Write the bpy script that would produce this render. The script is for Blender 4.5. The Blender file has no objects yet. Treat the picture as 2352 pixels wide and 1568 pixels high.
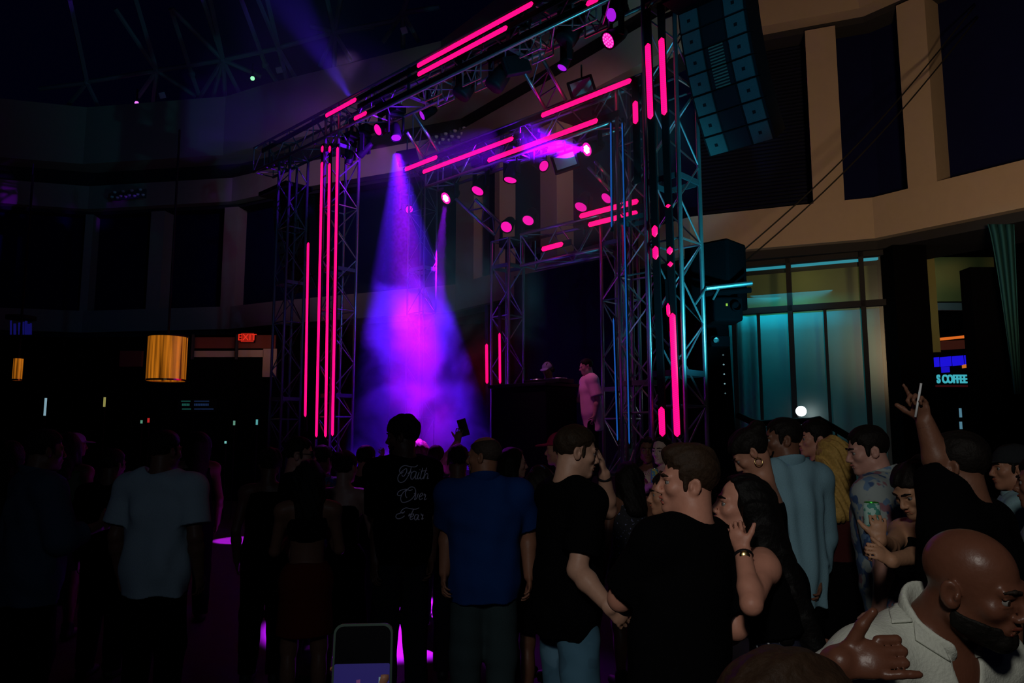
import bpy, math, random
import numpy as np
from mathutils import Vector, Matrix
C = bpy.context.scene.collection
PI = math.pi
random.seed(7)

# ------------------------------------------------------------------ camera
FPX, CX, CY, HOR, EYE = 1750.0, 1176.0, 784.0, 1000.0, 1.68
PITCH = math.atan((HOR - CY) / FPX)
cd = bpy.data.cameras.new('camera'); cam = bpy.data.objects.new('camera', cd); C.objects.link(cam)
cam.location = (0, 0, EYE); cam.rotation_euler = (PI / 2 + PITCH, 0, 0)
cd.sensor_width = 36; cd.lens = FPX / 2352 * 36; cd.clip_start = 0.05; cd.clip_end = 300
bpy.context.scene.camera = cam
_F = np.array([0, math.cos(PITCH), math.sin(PITCH)]); _U = np.array([0, -math.sin(PITCH), math.cos(PITCH)])
_R = np.array([1.0, 0, 0]); _E = np.array([0, 0, EYE])
def ray(x, y): return _R * (x - CX) / FPX + _F - _U * (y - CY) / FPX
def at(x, y, Y):
    d = ray(x, y); return _E + d * (Y / d[1])
def onp(x, y, P, n):
    d = ray(x, y); return _E + d * (np.dot(np.asarray(P) - _E, n) / np.dot(d, n))
def floor_at(x, y):
    d = ray(x, y); return _E + d * (-EYE / d[2])
_u = ray(-660, HOR); _u[2] = 0; US = _u / np.linalg.norm(_u)       # along the stage front, away to the left
VS = np.array([-US[1], US[0], 0]); VS = VS if VS[1] > 0 else -VS     # into the stage
Z3 = np.array([0, 0, 1.0])

# ------------------------------------------------------------------ world, exposure, lights
sc = bpy.context.scene
sc.view_settings.view_transform = 'Standard'; sc.view_settings.look = 'None'
sc.view_settings.exposure = 0; sc.view_settings.gamma = 1; sc.view_settings.use_curve_mapping = False
w = bpy.data.worlds.new('night'); sc.world = w; w.use_nodes = True
w.node_tree.nodes['Background'].inputs[0].default_value = (0.05, 0.07, 1, 1)
w.node_tree.nodes['Background'].inputs[1].default_value = 0.0028

def lamp(name, kind, loc, target, power, col, size=0.1, angle=60, blend=0.4):
    d = bpy.data.lights.new(name, kind); o = bpy.data.objects.new(name, d); C.objects.link(o)
    o.location = loc; d.energy = power; d.color = col
    if kind == 'SPOT': d.spot_size = math.radians(angle); d.spot_blend = blend; d.shadow_soft_size = size
    elif kind == 'AREA': d.shape = 'DISK'; d.size = size
    else: d.shadow_soft_size = size
    if target is not None:
        o.rotation_euler = (Vector(target) - Vector(loc)).to_track_quat('-Z', 'Y').to_euler()
    return o
# spots added to wash the tan balcony wall, warm on the right; no fixtures
lamp('wall_wash', 'SPOT', (4.0, 5.0, 3.4), (7.2, 12.6, 7.1), 560, (1, .66, .36), .3, 68, .55)
lamp('wall_wash_stage', 'SPOT', (2.2, 12.5, 8.6), (-1.0, 21.0, 8.5), 190, (1, .55, .62), .3, 66, 1)
lamp('wall_wash_far', 'SPOT', (-3.5, 15.5, 9.8), (-5.4, 24.0, 8.8), 430, (.60, .30, 1), .3, 56, 1)
# key and fill spots added over the crowd, high behind the camera; no fixtures
lamp('crowd_light', 'SPOT', (-.9, -2.3, 4.0), (1.55, 3.3, 1.08), 310, (1, .96, .88), .22, 42, 1)
lamp('crowd_fill', 'SPOT', (-0.4, -2.4, 3.6), (-.8, 5, 1.35), 46, (.62, .80, 1), .3, 50, 1)
# teal wash on the towers
lamp('tower_wash', 'SPOT', (2.85, 7.1, 2.1), tuple(at(1545, 620, 9.2)), 500, (.05, .74, 1), .08, 62, .7)
lamp('array_wash', 'SPOT', (1.5, 2.4, 4.2), tuple(at(1650, 170, 8.6)), 420, (.05, .62, 1), .08, 19, .5)  # spot added to brighten the hanging speakers
lamp('tower_wash_left', 'SPOT', (0.5, 5.0, 5.5), tuple(at(800, 420, 14)), 300, (.05, .40, 1), .08, 50, .8)
# pink front light on the DJ booth, added without a fixture
lamp('booth_light', 'SPOT', (-.9, 9.9, 6.3), tuple(at(1335, 875, 11.3)), 230, (1, .26, .60), .1, 32, .8)

# ------------------------------------------------------------------ materials
def mat(name, col, rough=.6, metal=0, noise=None, bump=0, spec=.5, scale=20):
    m = bpy.data.materials.new(name); m.use_nodes = True; nt = m.node_tree; b = nt.nodes['Principled BSDF']
    b.inputs['Base Color'].default_value = (*col, 1); b.inputs['Roughness'].default_value = rough
    b.inputs['Metallic'].default_value = metal; b.inputs['Specular IOR Level'].default_value = spec
    if noise or bump:
        tc = nt.nodes.new('ShaderNodeTexCoord'); n = nt.nodes.new('ShaderNodeTexNoise'); n.inputs['Scale'].default_value = scale
        n.inputs['Detail'].default_value = 5; nt.links.new(tc.outputs['Object'], n.inputs['Vector'])
        if noise:
            r = nt.nodes.new('ShaderNodeMix'); r.data_type = 'RGBA'
            r.inputs[6].default_value = (*[c * (1 - noise) for c in col], 1); r.inputs[7].default_value = (*[min(1, c * (1 + noise)) for c in col], 1)
            nt.links.new(n.outputs['Fac'], r.inputs[0]); nt.links.new(r.outputs[2], b.inputs['Base Color'])
        if bump:
            bp = nt.nodes.new('ShaderNodeBump'); bp.inputs['Strength'].default_value = bump; bp.inputs['Distance'].default_value = .01
            nt.links.new(n.outputs['Fac'], bp.inputs['Height']); nt.links.new(bp.outputs[0], b.inputs['Normal'])
    return m
def emis(name, col, s=1.0):
    m = bpy.data.materials.new(name); m.use_nodes = True; nt = m.node_tree; b = nt.nodes['Principled BSDF']
    b.inputs['Base Color'].default_value = (*[c * .2 for c in col], 1)
    b.inputs['Emission Color'].default_value = (*col, 1); b.inputs['Emission Strength'].default_value = s
    return m
M = dict(
    alu=mat('aluminium', (.55, .56, .58), .32, .85, .1, scale=30),
    black=mat('black_powder_coat', (.007, .007, .009), .6, 0, .3, spec=.15, scale=40),
    dark=mat('dark_plastic', (.011, .011, .014), .55, spec=.2),
    cable=mat('black_cable', (.01, .01, .01), .6),
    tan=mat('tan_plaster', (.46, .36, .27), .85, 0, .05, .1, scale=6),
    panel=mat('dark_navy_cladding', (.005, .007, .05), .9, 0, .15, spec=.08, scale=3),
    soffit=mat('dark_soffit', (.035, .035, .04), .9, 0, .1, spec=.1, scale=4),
    floor=mat('dark_stone_floor', (.042, .040, .045), .75, 0, .18, .05, spec=.08, scale=5),
    steel=mat('dark_steel', (.10, .11, .13), .5, .4),
    roofbar=mat('roof_tube_paint', (.22, .24, .27), .7),
    white=mat('white_plastic', (.7, .72, .74), .5),
    grille=mat('perforated_grille', (.075, .085, .09), .8, .0, .25, .3, spec=.15, scale=120),
    label=mat('pale_fabric', (.16, .16, .11), .8, 0, .3, scale=30),
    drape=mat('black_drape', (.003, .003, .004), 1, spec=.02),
    teal_curtain=mat('teal_tinted_curtain', (.05, .40, .45), .9, 0, .05, scale=8),  # teal light on the curtain is partly put into its colour
    olive=mat('olive_wall', (.28, .27, .10), .9, 0, .08, scale=3),
    brown=mat('brown_wall', (.20, .05, .03), .9, 0, .1, scale=3),
    stage=mat('stage_deck', (.005, .005, .006), .9, 0, .2, scale=6),
    booth=mat('booth_black', (.004, .004, .007), .8, spec=.1),
    screen=mat('unlit_screen', (.003, .003, .006), .6, spec=.1),
    gold=mat('gold_metal', (.75, .55, .22), .25, 1),
    silver=mat('silver_metal', (.8, .8, .8), .2, 1),
)
def led_material(name, col, s, dots=True):
    m = emis(name, col, s); nt = m.node_tree; b = nt.nodes['Principled BSDF']
    if dots:
        tc = nt.nodes.new('ShaderNodeTexCoord'); sp = nt.nodes.new('ShaderNodeSeparateXYZ'); nt.links.new(tc.outputs['UV'], sp.inputs[0])
        def wav(out, k):
            a = nt.nodes.new('ShaderNodeMath'); a.operation = 'MULTIPLY'; a.inputs[1].default_value = k * 2 * PI; nt.links.new(out, a.inputs[0])
            s_ = nt.nodes.new('ShaderNodeMath'); s_.operation = 'SINE'; nt.links.new(a.outputs[0], s_.inputs[0]); return s_.outputs[0]
        mu = nt.nodes.new('ShaderNodeMath'); mu.operation = 'MULTIPLY'
        nt.links.new(wav(sp.outputs[0], 40), mu.inputs[0]); nt.links.new(wav(sp.outputs[1], 2), mu.inputs[1])
        mr = nt.nodes.new('ShaderNodeMapRange'); mr.inputs[1].default_value = -1; mr.inputs[2].default_value = 1
        mr.inputs[3].default_value = s * .62; mr.inputs[4].default_value = s * 1.25
        nt.links.new(mu.outputs[0], mr.inputs[0]); nt.links.new(mr.outputs[0], b.inputs['Emission Strength'])
    return m
M['led'] = led_material('pink_led', (1.0, .0015, .098), 3.0)
M['led_blue'] = led_material('blue_led', (.01, .12, .55), .6)
M['lens_pink'] = emis('pink_lens', (1.0, .006, .42), 1.0)
M['lens_purple'] = emis('purple_lens', (.40, .01, .75), 1.0)
M['lens_white'] = emis('white_lens', (1.0, .75, 1.0), 3.0)
M['lens_ring'] = emis('magenta_lens_ring', (1.0, .01, .45), 1.2)

# ------------------------------------------------------------------ mesh helpers
class MB:
    def __init__(s): s.v = []; s.f = []; s.uv = {}
    def add(s, vs, fs):
        o = len(s.v); s.v += [tuple(map(float, p)) for p in vs]; s.f += [tuple(i + o for i in f) for f in fs]
    def box(s, c, size, ax=None):
        X, Y, Zz = ax if ax is not None else (np.array([1., 0, 0]), np.array([0, 1., 0]), Z3)
        c = np.asarray(c, float); a, b, d = size[0] / 2, size[1] / 2, size[2] / 2
        vs = [c + X * a * i + Y * b * j + Zz * d * k for i in (-1, 1) for j in (-1, 1) for k in (-1, 1)]
        fs = [(0, 1, 3, 2), (4, 6, 7, 5), (0, 4, 5, 1), (2, 3, 7, 6), (0, 2, 6, 4), (1, 5, 7, 3)]
        s.add(vs, fs if np.dot(np.cross(X, Y), Zz) > 0 else [f[::-1] for f in fs])
    def tube(s, pts, r, n=8, r2=None, cap=True):
        pts = [np.asarray(p, float) for p in pts]; N = len(pts); vs = []; up = None
        for i, p in enumerate(pts):
            t = pts[min(i + 1, N - 1)] - pts[max(i - 1, 0)]; t = t / (np.linalg.norm(t) + 1e-9)
            if up is None:
                up = np.array([0, 0, 1.]) if abs(t[2]) < .9 else np.array([1., 0, 0])
            a = np.cross(t, up); a /= np.linalg.norm(a) + 1e-9; b = np.cross(a, t); up = b
            rr = r if r2 is None else r + (r2 - r) * i / max(1, N - 1)
            for k in range(n):
                th = 2 * PI * k / n; vs.append(p + rr * (math.cos(th) * a + math.sin(th) * b))
        fs = [(i * n + k, i * n + (k + 1) % n, (i + 1) * n + (k + 1) % n, (i + 1) * n + k) for i in range(N - 1) for k in range(n)]
        if cap: fs += [tuple(range(n))[::-1], tuple((N - 1) * n + k for k in range(n))]
        s.add(vs, fs)
    def lathe(s, prof, c=(0, 0, 0), ax=None, n=24):
        X, Y, Zz = ax if ax is not None else (np.array([1., 0, 0]), np.array([0, 1., 0]), Z3)
        c = np.asarray(c, float); vs = []; m = len(prof)
        for k in range(n):
            th = 2 * PI * k / n
            for r, z in prof: vs.append(c + X * r * math.cos(th) + Y * r * math.sin(th) + Zz * z)
        s.add(vs, [(k * m + i, ((k + 1) % n) * m + i, ((k + 1) % n) * m + i + 1, k * m + i + 1) for k in range(n) for i in range(m - 1)])
    def prism(s, poly, z0, z1):
        n = len(poly); vs = [(x, y, z0) for x, y in poly] + [(x, y, z1) for x, y in poly]
        s.add(vs, [tuple(range(n))[::-1], tuple(range(n, 2 * n))] + [(i, (i + 1) % n, n + (i + 1) % n, n + i) for i in range(n)])
    def build(s, name, m, parent=None, smooth=False, bevel=0, loc=None):
        me = bpy.data.meshes.new(name)
        if loc is not None: L = np.asarray(loc); s.v = [tuple(np.asarray(p) - L) for p in s.v]
        me.from_pydata(s.v, [], s.f); me.update()
        o = bpy.data.objects.new(name, me); C.objects.link(o); me.materials.append(m)
        if loc is not None: o.location = tuple(loc)
        if parent is not None: o.parent = parent
        if smooth: me.polygons.foreach_set('use_smooth', [True] * len(me.polygons))
        if bevel:
            b = o.modifiers.new('bevel', 'BEVEL'); b.width = bevel; b.segments = 2; b.limit_method = 'ANGLE'
        return o
def empty(name, loc=(0, 0, 0), rz=0):
    o = bpy.data.objects.new(name, None); C.objects.link(o); o.location = tuple(loc); o.rotation_euler = (0, 0, rz); o.empty_display_size = .1
    return o
def tag(o, label, cat, group=None, kind=None):
    o['label'] = label; o['category'] = cat
    if group: o['group'] = group
    if kind: o['kind'] = kind
    return o
def struct(o): o['kind'] = 'structure'; return o
def copy_tree(o, parent=None):
    c = o.copy(); C.objects.link(c)
    if parent is not None: c.parent = parent
    for ch in list(o.children): copy_tree(ch, c)
    return c
def nrm(a): a = np.asarray(a, float); return a / (np.linalg.norm(a) + 1e-9)
def basis(z, hint=(0, 0, 1)):
    z = nrm(z); h = np.asarray(hint, float)
    if abs(np.dot(z, nrm(h))) > .95: h = np.array([0, 1., 0]) if abs(z[1]) < .9 else np.array([1., 0, 0])
    x = nrm(np.cross(h, z)); return x, np.cross(z, x), z

# ------------------------------------------------------------------ setting: floor, balcony wall, roof
mb = MB(); mb.box((0, 8, -.05), (60, 60, .1)); struct(mb.build('floor', M['floor']))
WALL = [(-26, 22.5), (-14.5, 25.7), (-9.1, 24.8), (-7.3, 23.8), (-1.4, 21.1), (1.3, 17.6), (3.6, 14.5), (5.4, 13.75), (6.55, 13.3), (7.83, 11.65), (10.6, 8.0), (11.5, 2.5)]
WP = [np.array(p, float) for p in WALL]
def wall_at(px, py):
    d = ray(px, py)[:2]; best = None
    for a, b in zip(WP[:-1], WP[1:]):
        e = b - a; det = d[0] * -e[1] + d[1] * e[0]
        if abs(det) < 1e-9: continue
        t = (a[0] * -e[1] + a[1] * e[0]) / det; s_ = (d[0] * a[1] - d[1] * a[0]) / det
        if -.001 <= s_ <= 1.001 and t > 0 and (best is None or t < best[0]): best = (t, a + e * s_, e / np.linalg.norm(e))
    return best[1], best[2]
def inward(e): n = np.array([e[1], -e[0]]); return n      # towards the room (right of travel left->right)
def offset_poly(d):
    out = []
    for i, p in enumerate(WP):
        e1 = nrm(WP[max(i, 1)] - WP[max(i, 1) - 1]); j = min(i, len(WP) - 2); e2 = nrm(WP[j + 1] - WP[j])
        n = nrm(inward(e1) + inward(e2)); out.append(p + n * d / max(.5, np.dot(n, inward(e2))))
    return out
def band(name, z0, z1, m, d0, d1, i0=0, i1=None):
    a = offset_poly(d0)[i0:i1]; b = offset_poly(d1)[i0:i1]; mb = MB(); n = len(a); vs = []
    for q, r in zip(a, b): vs += [(*q, z0), (*r, z0), (*r, z1), (*q, z1)]
    fs = []
    for i in range(n - 1):
        for k in range(4): fs.append((i * 4 + k, (i + 1) * 4 + k, (i + 1) * 4 + (k + 1) % 4, i * 4 + (k + 1) % 4))
    fs += [(0, 3, 2, 1), ((n - 1) * 4, (n - 1) * 4 + 1, (n - 1) * 4 + 2, (n - 1) * 4 + 3)]
    mb.add(vs, fs); return struct(mb.build(name, m))
ZB0, ZB1, ZC1 = 5.12, 5.86, 9.22
band('trim_1', ZB0, ZB1, M['tan'], -.6, .28)
band('trim_2', ZC1 + .12, 10.15, M['tan'], -.6, .45)
band('trim_3', 10.75, 12.75, M['tan'], -.6, .95)
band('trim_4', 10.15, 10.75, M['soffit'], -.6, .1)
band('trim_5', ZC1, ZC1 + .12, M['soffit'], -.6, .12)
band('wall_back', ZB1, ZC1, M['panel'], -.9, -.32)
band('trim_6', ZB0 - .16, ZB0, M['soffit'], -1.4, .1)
# horizontal louvres on the panel right of the tower
mb = MB()
for k in range(46):
    z = ZB1 + .05 + k * .072
    a, ea = wall_at(1600, 480); b, eb = wall_at(1872, 480)
    for p0, p1 in ((a, WP[7] - (WP[7] - WP[6]) * .0), (WP[7], b)) if b[0] > WP[7][0] else ((a, b),):
        p0 = np.array(p0); p1 = np.array(p1)
        if np.linalg.norm(p1 - p0) < .02: continue
        e = nrm(p1 - p0); n = inward(e); c = (p0 + p1) / 2 - n * .28
        mb.box((*c, z), (np.linalg.norm(p1 - p0), .07, .036), (np.array([*e, 0]), np.array([*n, 0]), Z3))
mb.build('wall_louvre', mat('louvre_slats', (.012, .014, .03), .9, spec=.08)); struct(bpy.data.objects['wall_louvre']); bpy.data.objects['wall_louvre'].name = 'wall_right'
n_trim = 7
for (x0, x1, yy) in ((196, 214, 600), (350, 381, 600), (519, 550, 600), (1061, 1102, 560), (1151, 1162, 450), (1256, 1294, 440), (1858, 1928, 270), (2086, 2153, 250), (2420, 2490, 200)):
    a, e = wall_at(x0, yy); b, e2 = wall_at(x1, yy); c = (a + b) / 2; L = np.linalg.norm(b - a); e = nrm(b - a) if L > .01 else e; nn = inward(e)
    mb = MB(); mb.box((*(c - nn * .1), (ZB1 + ZC1) / 2), (L, .62, ZC1 - ZB1), (np.array([*e, 0]), np.array([*nn, 0]), Z3))
    struct(mb.build('trim_%d' % n_trim, M['tan'])); n_trim += 1
# ground storey: dark wall on the left and behind the stage (openings at the left), glazing on the right
def low_wall(name, i0, i1, m, z0=0, z1=ZB0 - .16, d=-1.2):
    return band(name, z0, z1, m, d - .15, d, i0, i1)
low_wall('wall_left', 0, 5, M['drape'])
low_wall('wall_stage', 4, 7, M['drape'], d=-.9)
# roof: open space frame against the night sky, springing from the top of the balcony band
RP = np.array([-8., 25.0, 12.75]); RN = nrm([0.12, .62, 1.0]); RN = nrm(RN)
def roof(px, py, off=0): return onp(px, py, RP + np.array([0, 0, 1.0]) * off, RN)
nodes = [((512, 138), [(440, 254), (482, 250), (517, 226), (556, 226), (600, 176), (360, 162), (632, 112), (446, -60), (470, -60), (395, 20)]),
         ((360, 162), [(318, 222), (352, 240), (450, 222), (300, -40), (200, 188), (265, 20)]),
         ((200, 190), [(150, 250), (235, 262), (160, 0), (90, 204)]),
         ((768, 74), [(735, 152), (768, 160), (806, 138), (712, 60), (790, -40), (858, 62), (742, -40), (632, 112), (905, 48)]),
         ((925, 30), [(880, 96), (926, 110), (962, 96), (1010, 16), (950, -50), (905, 48)]),
         ((640, 112), [(690, 198), (660, 190), (585, -20), (604, -40)]),
         ((610, 150), [(540, -40), (648, 206)]), ((440, 170), [(392, 20), (462, 232)])]
for i, (c, ends) in enumerate(nodes):
    r = empty('roof_truss', roof(*c)); L = roof(*c)
    tag(r, ['star of dark roof tubes high above the middle of the left balcony', 'faint star of roof tubes beside the purple roof lamp', 'almost black star of roof tubes at the far left of the dome',
            'star of roof tubes above the pink batten at the corner of the stage', 'star of roof tubes nearest the top of the long pink battens', 'thick pair of roof tubes running steeply down to the balcony',
            'thin roof tube passing the small green lamp', 'thin roof tube falling between the two faint stars'][i], 'roof truss', 'space frame of the glass dome', 'structure')
    for e in ends:
        mb = MB(); mb.tube([roof(*c) - L, roof(*e) - L], .075, 6); mb.build('tube', M['roofbar'], r)
    mb = MB(); mb.lathe([(0, -.12), (.09, -.08), (.12, 0), (.09, .08), (0, .12)], n=10); mb.build('node', M['roofbar'], r)
def small_panel(px, py, s_, lab):
    P = roof(px, py) - ray(px, py) * .6; r = empty('roof_speaker', P)
    tag(r, lab, 'speaker', 'pale boxes under the dome'); mb = MB()
    x, y, z = basis(-ray(px, py)); a = nrm(x * .93 + y * .35); b = np.cross(z, a)
    mb.box((0, 0, 0), (s_, s_, .2), (a, b, z)); mb.build('cabinet', M['white'], r, bevel=.02)
    mb = MB(); mb.tube([(0, 0, .1), roof(px, py, .25) - P], .02, 6); mb.build('hanger', M['steel'], r)
small_panel(641, 161, .2, 'small pale box under the dome beside the steep tube pair')
small_panel(373, 219, .2, 'small pale box under the dome nearest the purple lamp')
small_panel(928, 70, .2, 'small pale box under the dome near the long pink battens')
for (px, py, col, lab) in ((314, 237, (.75, .15, 1.0), 'tiny bright purple lamp on the rim of the dome'), (580, 180, (.25, 1, .4), 'tiny green and yellow lamp on the rim of the dome')):
    P = roof(px, py) - ray(px, py) * .8; r = empty('roof_lamp', P); tag(r, lab, 'lamp')
    mb = MB(); mb.lathe([(0, -.07), (.05, -.05), (.07, 0), (.05, .05), (0, .07)], n=12); mb.build('bulb', emis('bulb_' + str(px), col, 1.6), r)
    mb = MB(); mb.tube([(0, 0, .05), (0, 0, .5)], .03, 8); mb.build('stem', M['dark'], r)
def to_mesh(o):
    """turn a text object into a plain mesh of the same name"""
    bpy.context.view_layer.update(); me = bpy.data.meshes.new_from_object(o.evaluated_get(bpy.context.evaluated_depsgraph_get()))
    n = bpy.data.objects.new('text_mesh', me); C.objects.link(n); n.matrix_local = o.matrix_local.copy(); n.parent = o.parent
    for k in o.keys(): n[k] = o[k]
    nm = o.name; bpy.data.objects.remove(o); n.name = nm; return n
# ------------------------------------------------------------------ stage trusses: three portals one inside the other
def truss(name, A, B, p, q, wp, wq, label, group, rc=.029, rl=.012, bay=.5, plates=True, m='alu', kind=None):
    A = np.asarray(A, float); B = np.asarray(B, float); L = np.linalg.norm(B - A); t = (B - A) / L
    r = empty(name, A); tag(r, label, 'truss', group)
    cs = [p * wp / 2 * i + q * wq / 2 * j for i, j in ((-1, -1), (1, -1), (1, 1), (-1, 1))]
    for c in cs:
        mb = MB(); mb.tube([c, c + t * L], rc, 8); mb.build('chord', M[m], r, True)
    mb = MB(); n = max(2, round(L / bay))
    for k in range(n + 1):
        for i in range(4):
            a, b = cs[i], cs[(i + 1) % 4]; s0 = t * L * k / n
            if k in (0, n) or k % 4 == 0: mb.tube([a + s0, b + s0], rl * 1.2, 5)
            if k < n:
                s1 = t * L * (k + 1) / n
                if (k + i) % 2: mb.tube([a + s0, b + s1], rl, 5)
                else: mb.tube([b + s0, a + s1], rl, 5)
    mb.build('lacing', M[m], r)
    if plates:
        for k in range(1, max(2, int(L / 2.4) + 1)):
            s0 = t * min(L - .1, k * 2.4)
            if k * 2.4 > L - .3: break
            mb = MB()
            for i in range(4):
                mb.box((cs[i] + cs[(i + 1) % 4]) / 2 + s0, (np.linalg.norm(cs[i] - cs[(i + 1) % 4]), .02, .07), (nrm(cs[(i + 1) % 4] - cs[i]), nrm(np.cross(t, cs[(i + 1) % 4] - cs[i])), t))
            mb.build('joint_plate', M['steel'], r)
    return r
class Portal: pass
def portal(xl, xr_, Zr, zt, wu, wv, hb, names):
    P = Portal(); R0 = at(xr_, HOR, Zr); R0[2] = 0
    Lc = onp(xl, HOR, R0, VS); Lc[2] = 0
    P.R, P.L, P.zt, P.wv, P.wu, P.hb = R0, Lc, zt, wv, wu, hb
    P.F = R0 - VS * .05; P.R = R0 + US * wu / 2 + VS * wv / 2; P.L = Lc + VS * wv / 2
    return P
PO = portal(742, 1576, 8.9, 8.05, .46, .48, .55, None)
PM = portal(949, 1495, 10.6, 6.95, .48, .30, .58, None)
PI_ = portal(1148, 1440, 12.0, 5.32, .45, .40, .58, None)
LINT = 'nested stage portals'
def base_plate(r, wu, wv):
    mb = MB(); mb.box((0, 0, .0125), (wu + .3, wv + .3, .025), (US, VS, Z3)); mb.build('base_plate', M['steel'], r)
for P, z0, labs in ((PO, .02, ('tall aluminium truss tower of the outer portal beside the hanging loudspeakers', 'far truss tower of the outer portal carrying the long pink upright strips')),
                    (PM, .02, ('truss upright just inside the near tower with blue dotted light lines', 'thin truss upright standing in the purple beam')),
                    (PI_, .02, ('hidden truss upright of the inner portal right of the DJ booth', 'truss upright at the left edge of the black screen'))):
    for Q, lab in zip((P.R, P.L), labs):
        thin = 'thin truss' in lab; r = truss('truss_tower', Q + Z3 * z0, Q + Z3 * P.zt, US, VS, P.wu, P.wv, lab, 'truss towers', *((.017, .006) if thin else (.029, .012)), m='steel' if thin else 'alu'); base_plate(r, P.wu, P.wv)
E_ = .02
r = truss('box_truss', PO.R + US * (PO.wu / 2 + E_) + Z3 * (PO.zt - PO.hb / 2), onp(606, 365, PO.R, VS) * np.array([1, 1, 0]) + Z3 * (PO.zt - PO.hb / 2), VS, Z3, PO.wv, PO.hb, 'topmost long truss beam crossing the front of the stage with pink battens', 'truss beams')
r = truss('box_truss', PM.R + US * (PM.wu / 2 + E_) + Z3 * (PM.zt - PM.hb / 2), PM.L - US * (PM.wu / 2 + E_) + Z3 * (PM.zt - PM.hb / 2), VS, Z3, PM.wv, PM.hb, 'middle truss beam with three long pink battens above the bright white spotlights', 'truss beams')
r = truss('box_truss', PI_.R + US * (PI_.wu / 2 + E_) + Z3 * (PI_.zt - PI_.hb / 2), PI_.L - US * (PI_.wu / 2 + .3) + Z3 * (PI_.zt - PI_.hb / 2), VS, Z3, PI_.wv, PI_.hb, 'lowest truss beam directly above the black screen', 'truss beams')
# second upright outside the far tower
Q = onp(652, HOR, PO.R, VS); Q[2] = .02
r = truss('truss_tower', Q, Q + Z3 * (PO.zt - PO.hb - .05), US, VS, .45, .42, 'dark truss tower outside the far pink strips beside the small hanging speakers', 'truss towers', m='steel')
# sloping struts joining the portals
def strut(pts, label):
    A, B = pts; r = empty('strut_frame', A[0]); tag(r, label, 'truss strut', 'sloping struts between the portals')
    for a, b in zip(A, B):
        mb = MB(); mb.tube([a - A[0], b - A[0]], .03, 8); mb.build('tube', M['alu'], r, True)
    mb = MB(); n = 3
    for k in range(n):
        s0, s1 = k / n, (k + 1) / n
        mb.tube([A[0] + (B[0] - A[0]) * s0 - A[0], A[1] + (B[1] - A[1]) * s1 - A[0]], .013, 6)
        mb.tube([A[1] + (B[1] - A[1]) * s1 - A[0], A[0] + (B[0] - A[0]) * s1 - A[0]], .013, 6)
    mb.build('lacing', M['steel'], r)
OB = PO.R + VS * PO.wv / 2; MT = PM.R - VS * PM.wv / 2
strut(([onp(1240, 125, OB, VS), onp(1205, 168, OB, VS)], [onp(1300, 230, MT, VS), onp(1253, 250, MT, VS)]), 'pair of pale struts crossing beside the small flood light')
strut(([onp(949, 259, OB, VS), onp(935, 304, OB, VS)], [onp(1009, 350, MT, VS), onp(974, 362, MT, VS)]), 'pair of pale struts beside the lamp of the tall purple beam')
IB = PI_.R - VS * PI_.wv / 2
MB_ = PM.R + VS * PM.wv / 2
strut(([onp(1092, 458, MB_, VS), onp(1046, 456, MB_, VS)], [onp(1150, 513, IB, VS), onp(1136, 540, IB, VS)]), 'pair of dark blue struts running down to the corner of the black screen')
strut(([onp(1368, 372, MB_, VS), onp(1352, 384, MB_, VS)], [onp(1402, 412, IB, VS), onp(1400, 436, IB, VS)]), 'pair of dim struts right of the brightest spotlight')
# small lacing frames hanging under the top beam, lit pink
def hung_frame(px, py, w_, lab):
    P = onp(px, py, PO.R, VS); r = empty('hanging_frame', P); tag(r, lab, 'frame', 'short frames under the top beam')
    mb = MB()
    for i in (-1, 1):
        for j in (-1, 1): mb.tube([US * w_ / 2 * i + VS * .14 * j - Z3 * .2, US * w_ / 2 * i + VS * .14 * j + Z3 * .24], .014, 6)
    for j in (-1, 1):
        for z in (-.2, .2): mb.tube([US * w_ / 2 + VS * .14 * j + Z3 * z, -US * w_ / 2 + VS * .14 * j + Z3 * z], .016, 6)
        mb.tube([US * w_ / 2 + VS * .14 * j + Z3 * .2, VS * .14 * j - Z3 * .2], .012, 6); mb.tube([-US * w_ / 2 + VS * .14 * j + Z3 * .2, VS * .14 * j - Z3 * .2], .012, 6)
    mb.build('tubing', M['alu'], r)
hung_frame(1010, 204, .42, 'short tubular frame under the left end of the long pink battens')
hung_frame(1098, 168, .42, 'short tubular frame hung under the middle of the long pink battens')
hung_frame(1232, 100, .42, 'short tubular frame above the crossing pale struts')
hung_frame(1356, 35, .42, 'short tubular frame beside the top purple lamp near the tower')
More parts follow.
